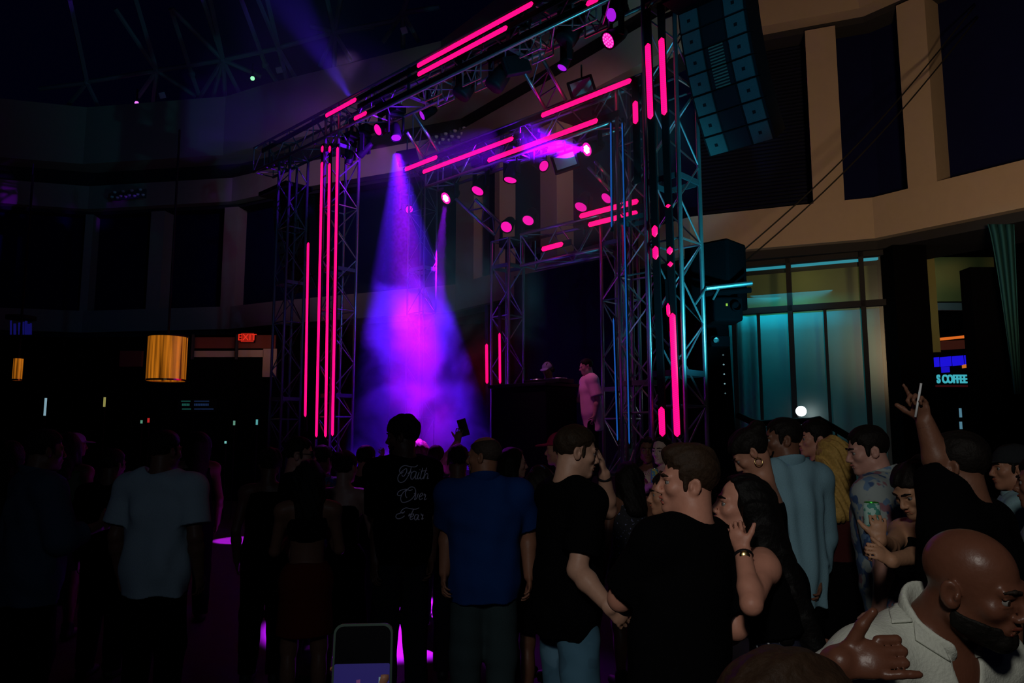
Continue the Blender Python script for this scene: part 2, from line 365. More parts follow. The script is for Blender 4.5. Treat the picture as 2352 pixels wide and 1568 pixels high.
# ------------------------------------------------------------------ LED strips
def strip(P, hous, lits, label, wd=.055, n=None, group='pink pixel battens', m='led', ledw=None, off=0.0):
    n = VS if n is None else n; Q = P - n * off
    a = onp(*hous[0], Q, n); b = onp(*hous[1], Q, n); t = nrm(b - a); s = nrm(np.cross(t, n)); r = empty('led_batten', a); tag(r, label, 'led batten', group)
    mb = MB(); mb.box((b - a) / 2 + n * .022, (np.linalg.norm(b - a), wd * 1.1, .03), (t, s, n)); mb.build('housing', M['black'], r)
    for l in lits:
        p0 = onp(*l[0], Q, n) - a; p1 = onp(*l[1], Q, n) - a
        k0, k1 = np.dot(p0, t), np.dot(p1, t); p0, p1 = t * k0, t * k1; Ls = abs(k1 - k0); w2 = (ledw or wd)
        # half-round diffuser with rounded ends and a uv grid for its pixels
        vs, fs, uv = [], [], []; N = max(2, int(Ls / .03)); K = 7
        for i in range(N + 1):
            f_ = i / N; e = min(f_, 1 - f_) * Ls; rr = w2 / 2 * (1 if e >= w2 / 2 else math.sqrt(max(.02, 1 - (1 - e / (w2 / 2)) ** 2)))
            for k in range(K):
                th = PI * k / (K - 1); vs.append(p0 + (p1 - p0) * f_ + s * rr * math.cos(th) - n * rr * .55 * math.sin(th) + n * .008); uv.append((Ls * f_, k / (K - 1)))
        for i in range(N):
            for k in range(K - 1): fs.append((i * K + k, (i + 1) * K + k, (i + 1) * K + k + 1, i * K + k + 1))
        mb = MB(); mb.add(vs, fs); o = mb.build('lit_diffuser', M[m], r, True)
        ul = o.data.uv_layers.new(name='uv'); idx = np.zeros(len(o.data.loops), int); o.data.loops.foreach_get('vertex_index', idx)
        ul.data.foreach_set('uv', np.array(uv)[idx].ravel())
    return r
FO, FM, FI = PO.F, PM.F, PI_.F
strip(FO, ((600, 346), (1262, -14)), [((957, 146), (1224, 6)), ((747, 265), (818, 226))], 'topmost pink batten on the front beam, lit in two lengths', .085)
strip(FO, ((820, 245), (1300, -10)), [((958, 172), (1165, 62))], 'second pink batten down on the front beam', .085)
strip(FO, ((800, 279), (1400, -17)), [((812, 273), (842, 260)), ((1345, 14), (1376, -2))], 'lowest batten on the front beam with one short pink length near the far corner', .08)
strip(FM, ((925, 391), (1456, 181)), [((1242, 265), (1450, 185)), ((929, 389), (1004, 361))], 'upper pink batten on the middle beam beside the flood light', .085)
strip(FM, ((962, 398), (1200, 309)), [((970, 395), (1179, 317))], 'pink batten on the far half of the middle beam', .08)
strip(FM, ((1110, 372), (1420, 258)), [((1119, 368), (1373, 275))], 'long pink batten pointing at the brightest spotlight', .085)
strip(FI, ((1318, 500), (1474, 459)), [((1330, 496), (1466, 460))], 'upper short pink batten beside the near tower on the lowest beam', .09)
strip(FI, ((1340, 519), (1470, 486)), [((1350, 516), (1464, 487))], 'lower short pink batten beside the near tower on the lowest beam', .085)
strip(FI, ((1230, 576), (1310, 555)), [((1243, 572), (1293, 560))], 'single short pink batten above the black screen', .09)
strip(FO, ((1484, 20), (1521, 1006)), [((1487, 99), (1494, 273)), ((1516, 934), (1519, 1002)), ((1498, 518), (1500, 545)), ((1502, 565), (1504, 596))], 'upright pink batten on the near tower, left of its pair', .085, ledw=.083)
strip(FO, ((1515, 5), (1555, 1006)), [((1518, 86), (1528, 263)), ((1547, 718), (1554, 1003)), ((1535, 468), (1536, 476)), ((1539, 566), (1540, 584)), ((1541, 600), (1542, 612))], 'upright pink batten on the near tower with the longest low lit length', .085, ledw=.083)
strip(FO, ((1530, 640), (1537, 760)), [((1534, 696), (1536, 727))], 'very short upright pink batten inside the near tower', .05)
strip(FM, ((1457, 180), (1463, 420)), [((1458, 231), (1461, 284))], 'short upright pink batten at the top of the second upright', .10, ledw=.09)
strip(FO, ((708, 520), (700, 990)), [((708, 556), (702, 957))], 'outermost upright pink strip on the far tower, starting lower than the rest', .075)
strip(FO, ((740, 330), (726, 1008)), [((738, 372), (726, 1004)), ((740, 334), (739, 350))], 'upright pink strip on the far tower, second from the outside', .075)
strip(FO, ((757, 330), (747, 1008)), [((757, 374), (747, 1004)), ((757.5, 334), (757, 350))], 'upright pink strip on the far tower, third from the outside', .075)
strip(FO, ((775, 330), (763, 1004)), [((775, 337), (763, 1001))], 'innermost upright pink strip on the far tower', .075)
strip(FI, ((1116, 700), (1119, 960)), [((1116.5, 789), (1118, 881))], 'upright pink batten at the left edge of the inner portal', .07)
strip(FI, ((1146, 700), (1149, 960)), [((1147, 764), (1148, 881))], 'upright pink batten beside the black screen', .055)
strip(FM, ((1402, 275), (1404, 530)), [((1402, 280), (1404, 522))], 'dotted blue light line left of the second upright', .03, m='led_blue', group='dotted blue light lines')
strip(FM, ((1408, 725), (1418, 1020)), [((1408, 730), (1418, 1012))], 'lowest dotted blue light line beside the black screen', .025, m='led_blue', group='dotted blue light lines')
strip(FM - VS * .01, ((1428, 270), (1445, 1030)), [((1429, 280), (1444, 1020))], 'longest dotted blue light line on the second upright', .025, m='led_blue', group='dotted blue light lines')

# ------------------------------------------------------------------ moving heads
def moving_head(px, py, dia, Pl, aim, lens, label, up=True):
    P = onp(px, py, Pl, VS); dist = np.linalg.norm(P - _E); rad = dia / 2 * dist / FPX; aim = nrm(aim)
    r = empty('moving_head', P); tag(r, label, 'stage light', 'moving head spotlights')
    x, y, z = basis(aim); ax = (x, y, z); R_ = rad * 1.12
    mb = MB(); mb.lathe([(0, -.34), (R_ * .55, -.33), (R_ * .8, -.26), (R_ * .95, -.12), (R_ * 1.08, -.03), (R_ * 1.08, .012), (R_, .016), (R_, 0.002)], ax=ax, n=24); mb.build('head', M['dark'], r, True)
    mb = MB(); mb.lathe([(0, .006), (rad * .5, .006), (rad, .002)], ax=ax, n=24); o = mb.build('lens', M[{'bright': 'lens_ring', 'cells': 'lens_pink'}.get(lens, lens)], r)
    if lens in ('bright', 'cells'):
        mb = MB(); rr = rad * (.26 if lens == 'bright' else .15)
        cs = [(0, 0)] + [(math.cos(k * PI / 3), math.sin(k * PI / 3)) for k in range(6)]
        if lens == 'cells': cs += [(1.9 * math.cos(k * PI / 6), 1.9 * math.sin(k * PI / 6)) for k in range(12)]
        for a, b in cs:
            q = (x * a + y * b) * (rad * .42 if lens == 'bright' else rad * .42)
            mb.lathe([(0, .016), (rr * .7, .013), (rr, .006)], q, ax, 12)
        mb.build('led_cell', M['lens_white'] if lens == 'bright' else emis('pale_pink_cell', (1, .12, .6), 1.3), r)
    c = -z * .15; sd = nrm(np.cross(z, Z3)) if abs(z[2]) < .98 else US
    t_ = Z3 if up else -Z3
    mb = MB()
    for i in (-1, 1):
        mb.box(c + sd * (R_ + .035) * i + t_ * .12, (.035, .09, .34), (sd, np.cross(t_, sd), t_))
    mb.box(c + t_ * .30, (2 * R_ + .12, .12, .05), (sd, np.cross(t_, sd), t_)); mb.build('yoke', M['dark'], r, bevel=.008)
    mb = MB(); mb.box(c + t_ * .40, (.30, .24, .13), (US, VS, Z3)); mb.build('base', M['black'], r, bevel=.012)
    mb = MB(); mb.tube([c + t_ * .46, c + t_ * .60], .02, 8); mb.build('clamp', M['steel'], r)
    return r, P
dn = -Z3; tc_ = nrm(-VS * .8 + US * 0)
def aim_(fwd, side=0, down=1.0): return -VS * fwd + US * side - Z3 * down
OBm, MBm, IBm = PO.R + VS * .1, PM.R, PI_.R
heads = [
    (868, 298, 24, OBm, aim_(.9, .1, .55), 'lens_pink', 'pink lit round lamp just above the tall purple beam'),
    (910, 316, 21, OBm, np.array([.12, -.35, -1]), 'lens_purple', 'lamp throwing the tall purple beam'),
    (826, 356, 15, OBm, aim_(.3, .8, .6), 'lens_pink', 'small pink lamp near the far tower, turned aside'),
    (800, 376, 14, OBm, aim_(.1, .3, 1), 'lens_purple', 'small violet lamp beside the top of the far pink strips'),
    (940, 481, 17, MBm, aim_(.2, -.9, .4), 'lens_pink', 'thin pink sliver of a lamp inside the tall purple beam'),
    (1024, 455, 27, MBm, aim_(.9, .05, .6), 'bright', 'bright white lamp over the short violet beam'),
    (1097, 438, 28, MBm, aim_(.55, 0, .9), 'lens_pink', 'flat pink lamp right of the bright white lamp'),
    (1172, 413, 28, MBm, aim_(.25, 0, 1), 'lens_pink', 'narrow pink ellipse of a lamp over the gap between two tan columns'),
    (1249, 381, 24, MBm, aim_(.1, -.8, .5), 'lens_pink', 'slanting pink sliver of a lamp under the long batten'),
    (1348, 343, 30, MBm, aim_(.9, .25, .45), 'bright', 'brightest white lamp sending a violet beam sideways'),
    (970, 265, 20, MBm, aim_(.7, .3, .5), 'lens_purple', 'dim violet lamp above the pair of far struts'),
    (1163, 521, 26, IBm, aim_(.75, -.3, .65), 'lens_pink', 'pink lamp standing on the left end of the lowest beam'),
    (1213, 506, 26, IBm, aim_(.65, -.2, .8), 'lens_pink', 'pink lamp second along the lowest beam'),
    (1334, 475, 28, IBm, aim_(.55, 0, .85), 'lens_pink', 'pink lamp third along the lowest beam beside the short battens'),
    (1393, 455, 26, IBm, aim_(.7, .2, .7), 'lens_pink', 'pink lamp on the lowest beam nearest the second upright'),
    (1404, 34, 27, OBm, aim_(.85, .2, .5), 'lens_purple', 'round violet lamp highest beside the near tower'),
    (1397, 93, 33, OBm, aim_(.8, .35, .65), 'cells', 'pink lamp of many cells below the highest violet lamp'),
    (1291, 155, 21, OBm, aim_(.4, .2, .9), 'lens_purple', 'violet lamp shining down past the pale struts'),
]
HP = []
for h in heads: HP.append(moving_head(*h, up=h[3] is not IBm)[1])
# unlit black fixtures seen as silhouettes under the top beam
for px, py, lab in ((1060, 215, 'unlit black lamp body under the far half of the top beam'), (1136, 195, 'unlit black lamp body under the middle of the top beam'), (1300, 90, 'unlit black lamp body behind the violet lamp near the tower'), (1180, 122, 'unlit black lamp body between two short frames')):
    P = onp(px, py, OBm, VS); r = empty('moving_head', P); tag(r, lab, 'stage light', 'unlit moving heads')
    x, y, z = basis(aim_(.5, .4, 1)); mb = MB(); mb.lathe([(0, -.36), (.12, -.34), (.15, -.2), (.16, 0), (.15, .05), (0, .04)], ax=(x, y, z), n=20); mb.build('head', M['dark'], r, True)
    mb = MB(); [mb.box(US * .19 * i + Z3 * .15 - z * .15, (.04, .1, .36), (US, VS, Z3)) for i in (-1, 1)]; mb.box(Z3 * .34 - z * .15, (.42, .14, .05), (US, VS, Z3)); mb.build('yoke', M['dark'], r)
    mb = MB(); mb.box(Z3 * .44 - z * .15, (.3, .26, .14), (US, VS, Z3)); mb.build('base', M['black'], r)
# flood lights with pale square glass
for px, py, lab in ((1336, 202, 'small flood light with a pale square glass above the long pink batten'), (1298, 372, 'small flood light with a pale square glass below the brightest lamp'), (936, 362, 'dim flood light beside the tall purple beam'), (1186, 150, 'dark flood light between the short frames')):
    P = onp(px, py, MBm if py > 160 else OBm, VS); r = empty('flood_light', P); tag(r, lab, 'flood light', 'square flood lights')
    x, y, z = basis(nrm((np.array([.5, 5, 5.5]) if px > 1200 else _E + np.array([3., 0, 6])) - P)); a = nrm(x * .95 + y * .3); b = np.cross(z, a)
    mb = MB(); mb.box(z * .0, (.42, .30, .12), (a, b, z)); mb.build('body', M['dark'], r, bevel=.015)
    mb = MB(); mb.box(z * .064, (.33, .21, .006), (a, b, z)); mb.build('glass', M['dark'] if px in (1186, 936) else M['white'], r)  # two panes coloured dark to stay dim under the stage light
    mb = MB(); mb.tube([-z * .05, -z * .05 + Z3 * .4], .015, 6); mb.build('bracket', M['steel'], r)
# row of cluster lamps on the balcony wall
def cluster(px0, py0, px1, py1, lab):
    for k in range(4):
        px = px0 + (px1 - px0) * k / 3; py = py0 + (py1 - py0) * k / 3
        q, e = wall_at(px, py); q = q + inward(e) * 1.15; d = ray(px, py); P = _E + d * (q[1] / d[1]); r = empty('cluster_lamp', P); tag(r, lab[k], 'wall lamp', 'rows of small balcony lamps')
        for i, (a, b) in enumerate(((0, .1), (-.08, -.06), (.1, -.08))):
            mb = MB(); mb.lathe([(0, -.05), (.045, -.03), (.06, .02), (0, .04)], (a, 0, b), n=10); mb.build('bulb', M['white'], r)
        mb = MB(); mb.box((0, .1, 0), (.3, .05, .3)); mb.build('bracket', M['steel'], r)
cluster(263, 448, 322, 442, ['first of four faint lamp clusters on the left balcony', 'second of four faint lamp clusters on the left balcony', 'third of four faint lamp clusters on the left balcony', 'last of four faint lamp clusters on the left balcony'])
cluster(1002, 322, 1066, 302, ['first of four faint lamp clusters seen between the beams', 'second of four faint lamp clusters seen between the beams', 'third of four faint lamp clusters seen between the beams', 'last of four faint lamp clusters seen between the beams'])

# ------------------------------------------------------------------ line arrays
def line_array(P, label, n=7, s=1.0, ang=0.0):
    r = empty('line_array', P); tag(r, label, 'speaker', 'hanging line arrays')
    u, v = US, VS; pos = np.zeros(3); a = math.radians(3)
    mb = MB(); mb.box(Z3 * .12 * s, (1.25 * s, .7 * s, .1 * s), (u, v, Z3)); mb.build('flying_frame', M['black'], r, bevel=.01)
    mb = MB(); mb.tube([Z3 * .15 * s + v * .1, Z3 * (3.4 if s == .78 else .35) + v * .1], .02, 6); mb.build('hoist_chain', M['steel'], r)
    for k in range(n):
        a = math.radians(1 + 4.2 * k + ang); d = -Z3 * math.cos(a) + v * math.sin(a); nf = -v * math.cos(a) - Z3 * math.sin(a)
        h = .325 * s; c = pos + d * h / 2; ax = (u, -nf, -d)
        # trapezoid cabinet narrowing to the back
        mb = MB(); pts = [(-.56, 0), (-.56, .45), (-.38, .85), (.38, .85), (.56, .45), (.56, 0)]
        vs = [c + u * x * s - nf * (y - .0) * s + d * z for z in (-h / 2 * .96, h / 2 * .96) for x, y in pts]
        mb.add(vs, [tuple(range(6)), tuple(range(6, 12))[::-1]] + [(i, i + 6, (i + 1) % 6 + 6, (i + 1) % 6) for i in range(6)])
        cab = mb.build('cabinet', M['black'], r)
        for i in (-1, 1):
            mb = MB(); mb.box(c + u * .37 * i * s + nf * .012, (.30 * s, .02, h * .9), ax); g = mb.build('grille', M['grille'], cab)
            mb = MB(); mb.box(c + u * .37 * i * s + nf * .024, (.05 * s, .006, .05 * s), ax); mb.build('badge', M['black'], g if False else cab)
        mb = MB(); mb.box(c + nf * .006, (.36 * s, .012, h * .9), ax); mb.build('horn', M['dark'], cab)
        if s == .78 and k in (2, 3):
            mb = MB()
            for j in range(7): mb.box(c + nf * .014 + d * (j - 3) * .036, (.24 * s, .012, .016), ax)
            mb.build('horn_fin', M['label'], cab)
        pos = pos + d * h
    return r
P = at(1630, 4, 8.5)
line_array(P, 'large curved black line array hanging right of the near tower', 7, .78, 9)
P = onp(668, 452, PO.R - VS * .1, VS); P = at(655, 452, 16.4)
line_array(P, 'small distant line array hanging outside the far tower', 7, .95, 2)

# ------------------------------------------------------------------ stage floor, booth, screen
SC = (PI_.L + PI_.R) / 2
sd = PO.L - PO.R; Wd = np.linalg.norm(sd)
def onstage(a, b, z): q = PO.R + US * a + VS * b; return np.array([q[0], q[1], z])
mb = MB(); c = onstage(Wd / 2 + .3, 3.0, .55); mb.box(c, (Wd - 2.0, 4.2, 1.1), (US, VS, Z3)); tag(mb.build('stage_platform', M['stage'], loc=(c[0], c[1], 0)), 'black raised stage platform behind the crowd', 'stage')
q0 = onp(1186, 880, PI_.R + VS * .3, VS); q1 = onp(1420, 880, PI_.R + VS * .3, VS)
r = empty('video_screen', (q0 + q1) / 2 * np.array([1, 1, 0]) + Z3 * 1.15); tag(r, 'large unlit black video screen inside the innermost portal', 'screen')
L = np.linalg.norm((q1 - q0)[:2]); mb = MB(); mb.box(Z3 * 1.8 + VS * .0, (L, .12, 3.5), (US, VS, Z3)); mb.build('panel', M['screen'], r)
mb = MB(); [mb.box(US * i * (L / 2 - .05) + VS * .3 + Z3 * 1.8, (.08, .4, 3.6), (US, VS, Z3)) for i in (-1, 1)]; mb.build('support_frame', M['steel'], r)
b0 = onp(1128, 893, PI_.R - VS * 1.95, VS) + VS * .35; b1 = onp(1254, 893, PI_.R - VS * 1.95, VS) + VS * .35
cB = (b0 + b1) / 2; cB[2] = 1.1; r = empty('dj_booth', cB); tag(r, 'wide black DJ booth in front of the dark screen', 'dj booth')
hB = b0[2] - 1.1; L = np.linalg.norm((b1 - b0)[:2])
BOOTH = cB
mb = MB(); mb.box(Z3 * hB / 2, (L, .7, hB), (US, VS, Z3)); mb.build('front_panel', M['booth'], r, bevel=.02)
mb = MB(); mb.box(Z3 * (hB + .03), (L + .06, .78, .05), (US, VS, Z3)); mb.build('table_top', M['dark'], r, bevel=.01)
r = empty('dj_mixer', cB + Z3 * (hB + .056) - US * .3); tag(r, 'small dark mixing deck on the booth top', 'mixer')
mb = MB(); mb.box(Z3 * .03, (.7, .34, .06), (US, VS, Z3)); mb.build('body', M['dark'], r, bevel=.008)
for k in range(2):
    mb = MB(); mb.lathe([(0, .075), (.11, .075), (.12, .06)], US * (.22 - .44 * k), n=20); mb.build('jog_wheel', M['silver'], r)
mb = MB(); [mb.tube([US * (.05 - .05 * k) + Z3 * .06, US * (.05 - .05 * k) + Z3 * .08], .012, 8) for k in range(3)]; mb.build('knob', M['silver'], r)
# black drape stack and dark speaker right of the near tower
def box_speaker(px0, px1, py0, py1, Y, lab, dep=.6):
    a = at(px0, py1, Y); b = at(px1, py0, Y); r = empty('speaker', ((a + b) / 2 * np.array([1, 1, 0]) + Z3 * a[2])); tag(r, lab, 'speaker')
    mb = MB(); h = b[2] - a[2]; mb.box((0, dep / 2, h / 2), (b[0] - a[0], dep, h)); mb.build('cabinet', M['black'], r, bevel=.02)
    mb = MB(); mb.box((0, -.006, h / 2), (b[0] - a[0] - .06, .012, h - .06)); mb.build('grille', M['dark'], r); return r
q = PO.R - US * .75 + VS * .5
r = empty('speaker', at(1622, 700, 9.75) * np.array([1, 1, 0]) + Z3 * at(1622, 715, 9.75)[2]); tag(r, 'big black loudspeaker box behind the near tower', 'speaker')
mb = MB(); mb.box(US * -.15 + Z3 * .42, (.62, .5, .86), (US, VS, Z3)); mb.build('cabinet', M['drape'], r, bevel=.03)
mb = MB(); mb.box(US * -.15 - VS * .255 + Z3 * .42, (.56, .012, .80), (US, VS, Z3)); mb.build('grille', M['drape'], r)
a = at(1652, 700, 9.4); b = at(1726, 650, 9.4); a = at(1622, 662, 9.2); b = at(1727, 650, 9.2)
r = empty('clamp_arm', a); tag(r, 'blue lit arm pole sticking out of the near tower', 'pole'); mb = MB(); mb.tube([(0, 0, 0), b - a], .03, 10); mb.build('pole', M['alu'], r)
mb = MB(); mb.tube([(0, .05, -.06), b - a + np.array([0, .05, -.075])], .035, 10); mb.build('lower_pole', M['drape'], r)
mb = MB(); mb.tube([(0, 0, 0), (-.14, 0, -.2)], .014, 6); mb.tube([(b - a) * .3, (b - a) * .3 + np.array([-.09, 0, -.16])], .014, 6); mb.build('brace', M['alu'], r)
a = at(1668, 712, 9.3); r = empty('projector', a); tag(r, 'dark projector body hung under the blue pole', 'projector')
mb = MB(); mb.box((0, .1, 0), (.36, .4, .30)); mb.build('body', M['drape'], r, bevel=.03)
mb = MB(); mb.lathe([(0, 0), (.055, 0), (.06, -.06), (.05, -.07)], (.08, -.11, .02), (np.array([1., 0, 0]), Z3, np.array([0, 1., 0])), 16); mb.build('lens_barrel', M['drape'], r)
mb = MB(); mb.box((-.02, -.103, .05), (.022, .006, .03)); mb.build('status_light', emis('status_green', (.3, .5, .02), .8), r)
mb = MB(); mb.tube([(0, .1, .15), (0, .1, .3)], .02, 8); mb.build('bracket', M['steel'], r)
a = at(1645, 785, 9.5); r = empty('camera_unit', a); tag(r, 'small black unit with a glinting eye on the speaker stack', 'camera'); mb = MB(); mb.box((.03, 0, 0), (.24, .2, .14)); mb.build('body', M['drape'], r, bevel=.02)
mb = MB(); mb.lathe([(0, 0), (.03, 0), (.035, -.03)], (-.04, -.13, .0), (np.array([1., 0, 0]), Z3, np.array([0, 1., 0])), 14); mb.build('lens_barrel', M['silver'], r)
# tall tapering black stack between tower and glass
mb = MB(); lo = [at(1600, 1150, 9.9), at(1705, 1150, 9.9)]; hi = [at(1615, 730, 9.9), at(1672, 730, 9.9)]
x0, x1, X0, X1 = lo[0][0], lo[1][0], hi[0][0], hi[1][0]; zt_ = hi[0][2]
vs = [(x0, 9.9, 0), (x1, 9.9, 0), (x1, 10.6, 0), (x0, 10.6, 0), (X0, 9.9, zt_), (X1, 9.9, zt_), (X1, 10.4, zt_), (X0, 10.4, zt_)]
mb.add(vs, [(0, 3, 2, 1), (4, 5, 6, 7), (0, 1, 5, 4), (1, 2, 6, 5), (2, 3, 7, 6), (3, 0, 4, 7)])
r = empty('speaker_stack', ((x0 + x1) / 2, 10.2, 0)); tag(r, 'tall black tapering stack between the near tower and the lit glass', 'speaker stack'); mb.v = [tuple(np.array(p) - np.array(r.location)) for p in mb.v]; mb.build('cover', M['drape'], r)
for k in range(5):
    q = at(1661 + k * 1.2, 815 + k * 22, 9.87) - np.array(r.location); mb = MB(); mb.lathe([(0, -.012), (.014, 0), (0, .012)], q, n=8); mb.build('rivet_light', emis('rivet%d' % k, (.3, .55, .6), .6 if k in (1, 2, 3) else .2), r)  # glints on the rivets put in as emission
# two sagging cables in front of the tan wall
for k, (p0, p1, lab) in enumerate((((1672, 605), (2240, 12), 'upper thin cable slanting across the tan wall'), ((1676, 630), (2246, 40), 'lower thin cable slanting across the tan wall'))):
    a = at(*p0, 11.0); q, e = wall_at(*p1); q = q - inward(e) * .25; d_ = ray(*p1); b = _E + d_ * (q[1] / d_[1]); pts = [a + (b - a) * t - Z3 * .25 * math.sin(PI * t) for t in np.linspace(0, 1, 24)]
    mb = MB(); mb.tube([p - a for p in pts], .012, 6); o = mb.build('cable', M['cable'], smooth=True); o.location = tuple(a); tag(o, lab, 'cable', 'cables before the tan wall')
# ------------------------------------------------------------------ right: glazing, curtain, doorway, shop beyond
gA, e_ = wall_at(1600, 800); gB, e_ = wall_at(2064, 800); gE = nrm(gB - gA); gN = inward(gE); E3 = np.array([*gE, 0]); N3 = np.array([*gN, 0])
gP = np.array([*gA, 0]) - N3 * .15
def glass_pt(px, py): return onp(px, py, gP, N3)
ZT = glass_pt(1830, 708)[2]; L_ = np.linalg.norm(gB - gA); ZTOP = ZB0 - .16
gm = bpy.data.materials.new('window_glass'); gm.use_nodes = True; nt = gm.node_tree; nt.nodes.clear()
o_ = nt.nodes.new('ShaderNodeOutputMaterial'); mx = nt.nodes.new('ShaderNodeMixShader'); tr = nt.nodes.new('ShaderNodeBsdfTransparent'); gl = nt.nodes.new('ShaderNodeBsdfGlossy')
gl.inputs['Roughness'].default_value = .3; tr.inputs[0].default_value = (.86, .95, .93, 1); mx.inputs[0].default_value = .07
nt.links.new(tr.outputs[0], mx.inputs[1]); nt.links.new(gl.outputs[0], mx.inputs[2]); nt.links.new(mx.outputs[0], o_.inputs[0]); M['glass'] = gm
r = empty('window_1', gP); struct(r)
mb = MB()
for px in (1690, 1820, 1990):
    q = glass_pt(px, 820) - gP; q[2] = 0; mb.box(q + Z3 * ZTOP / 2, (.085, .16, ZTOP), (E3, N3, Z3))
for z in (ZT, ZTOP - .04): mb.box(E3 * L_ / 2 + Z3 * z, (L_, .16, .11), (E3, N3, Z3))
mb.build('frame', M['soffit'], r)
mb = MB()
for px in (1747, 1902):
    q = glass_pt(px, 860) - gP; q[2] = 0; mb.box(q + Z3 * ZT / 2, (.05, .10, ZT), (E3, N3, Z3))
mb.build('door_stile', M['soffit'], r)
mb = MB(); mb.box(E3 * L_ / 2 + Z3 * ZTOP / 2 - N3 * .03, (L_, .012, ZTOP), (E3, N3, Z3)); mb.build('pane', M['glass'], r)
def pleats(name, p0, p1, z0, z1, m, amp, wl, parent=None, n=None, top_shift=0):
    p0 = np.array([*p0[:2], 0.]); p1 = np.array([*p1[:2], 0.]); L = np.linalg.norm(p1 - p0); e = (p1 - p0) / L; nn = np.array([e[1], -e[0], 0])
    nx = int(L / wl * 10); nz = 12; vs = []
    for j in range(nz + 1):
        f_ = j / nz
        for i in range(nx + 1):
            s_ = i / nx * L; a = amp * (math.sin(2 * PI * s_ / wl + .5 * math.sin(s_ * 3.1)) + .35 * math.sin(2 * PI * s_ / wl * .47 + f_ * 1.5))
            q = p0 + e * s_ + nn * a * (1.15 - .3 * f_); q = q + Z3 * (z0 + (z1 - z0) * f_); vs.append(q)
    fs = [(j * (nx + 1) + i, j * (nx + 1) + i + 1, (j + 1) * (nx + 1) + i + 1, (j + 1) * (nx + 1) + i) for j in range(nz) for i in range(nx)]
    c = p0 + (p1 - p0) / 2; mb = MB(); mb.add([v - c for v in vs], fs); o = mb.build(name, m, parent, True); o.location = tuple(c)
    s_ = o.modifiers.new('thickness', 'SOLIDIFY'); s_.thickness = .008; return o
o = pleats('curtain', gP + E3 * .1 - N3 * .75, gP + E3 * (L_ - .05) - N3 * .75, .02, ZT + .02, M['teal_curtain'], .006, .40)
tag(o, 'wide teal lit curtain hanging behind the glass doors', 'curtain')
o = pleats('curtain', gP + E3 * .25 - N3 * .45, glass_pt(1738, 860) * np.array([1, 1, 0]) - N3 * .45, .02, ZT - .02, M['teal_curtain'], .06, .24)
tag(o, 'narrow gathered curtain behind the glass nearest the near tower', 'curtain')
mb = MB(); mb.box(gP + E3 * L_ / 2 - N3 * 1.3 + Z3 * (ZT + ZTOP) / 2 + Z3 * .0, (L_ + 1.5, .1, ZTOP - ZT + 1.6), (E3, N3, Z3)); struct(mb.build('wall_lobby', M['olive']))
mb = MB(); mb.box(gP + E3 * L_ / 2 - N3 * .12 + Z3 * (ZTOP - .115), (L_, .05, .045), (E3, N3, Z3)); o = mb.build('light_strip', emis('cyan_strip', (.03, .34, .46), .8)); tag(o, 'thin glowing cyan edge along the head of the glass', 'light strip')  # bright edge of the curtain track, its glow put in as emission
q = gP + E3 * L_ / 2 - N3 * .45
lamp('curtain_light', 'AREA', tuple(q + Z3 * (ZT + .35) + N3 * .1), tuple(q - N3 * .35 + Z3 * 1.2), 14, (.01, .60, .78), 1.6)
lamp('curtain_light_side', 'AREA', tuple(gP + E3 * (L_ * .3) - N3 * .3 + Z3 * (ZT + .3)), tuple(gP + E3 * L_ * .25 - N3 * .75 + Z3 * 1.2), 7, (.02, .60, .74), 1.2)
lamp('lobby_light', 'POINT', tuple(gP + E3 * (L_ * .55) - N3 * .8 + Z3 * (ZT + .75)), None, 2.0, (1, .80, .40), .3)
# hand rail and bright lamp before the glass
pts = [at(*p, 12.6) for p in ((1692, 952), (1722, 966), (1745, 972), (1800, 968), (1862, 966), (1880, 962), (1920, 985), (1965, 1012), (2010, 1040))]
r = empty('hand_rail', (pts[3][0], 12.6, 0)); tag(r, 'black hand rail in front of the teal glass', 'hand rail'); R0 = np.array(r.location)
mb = MB(); mb.tube([p - R0 for p in pts], .055, 10); mb.build('rail', M['black'], r, True)
for p in (pts[1], pts[4], pts[6], pts[8]):
    mb = MB(); mb.tube([p - R0, (p - R0) * np.array([1, 1, 0])], .02, 8); mb.build('post', M['black'], r)
P = at(1840, 944, 12.9); r = empty('bright_lamp', (P[0], P[1], 0)); tag(r, 'dazzling white lamp standing before the teal glass', 'lamp')
mb = MB(); mb.lathe([(.085 * math.sin(a), -.085 * math.cos(a)) for a in np.linspace(0, PI, 15)], (0, 0, P[2]), n=24); mb.build('bulb', emis('white_hot', (.82, 1, 1), 14), r, True)
mb = MB(); mb.tube([(0, .1, P[2]), (0, .1, .02)], .02, 8); mb.tube([(-.25, .1, .02), (.25, .1, .02)], .02, 8); mb.tube([(0, -.15, .02), (0, .35, .02)], .02, 8); mb.build('stand', M['black'], r)
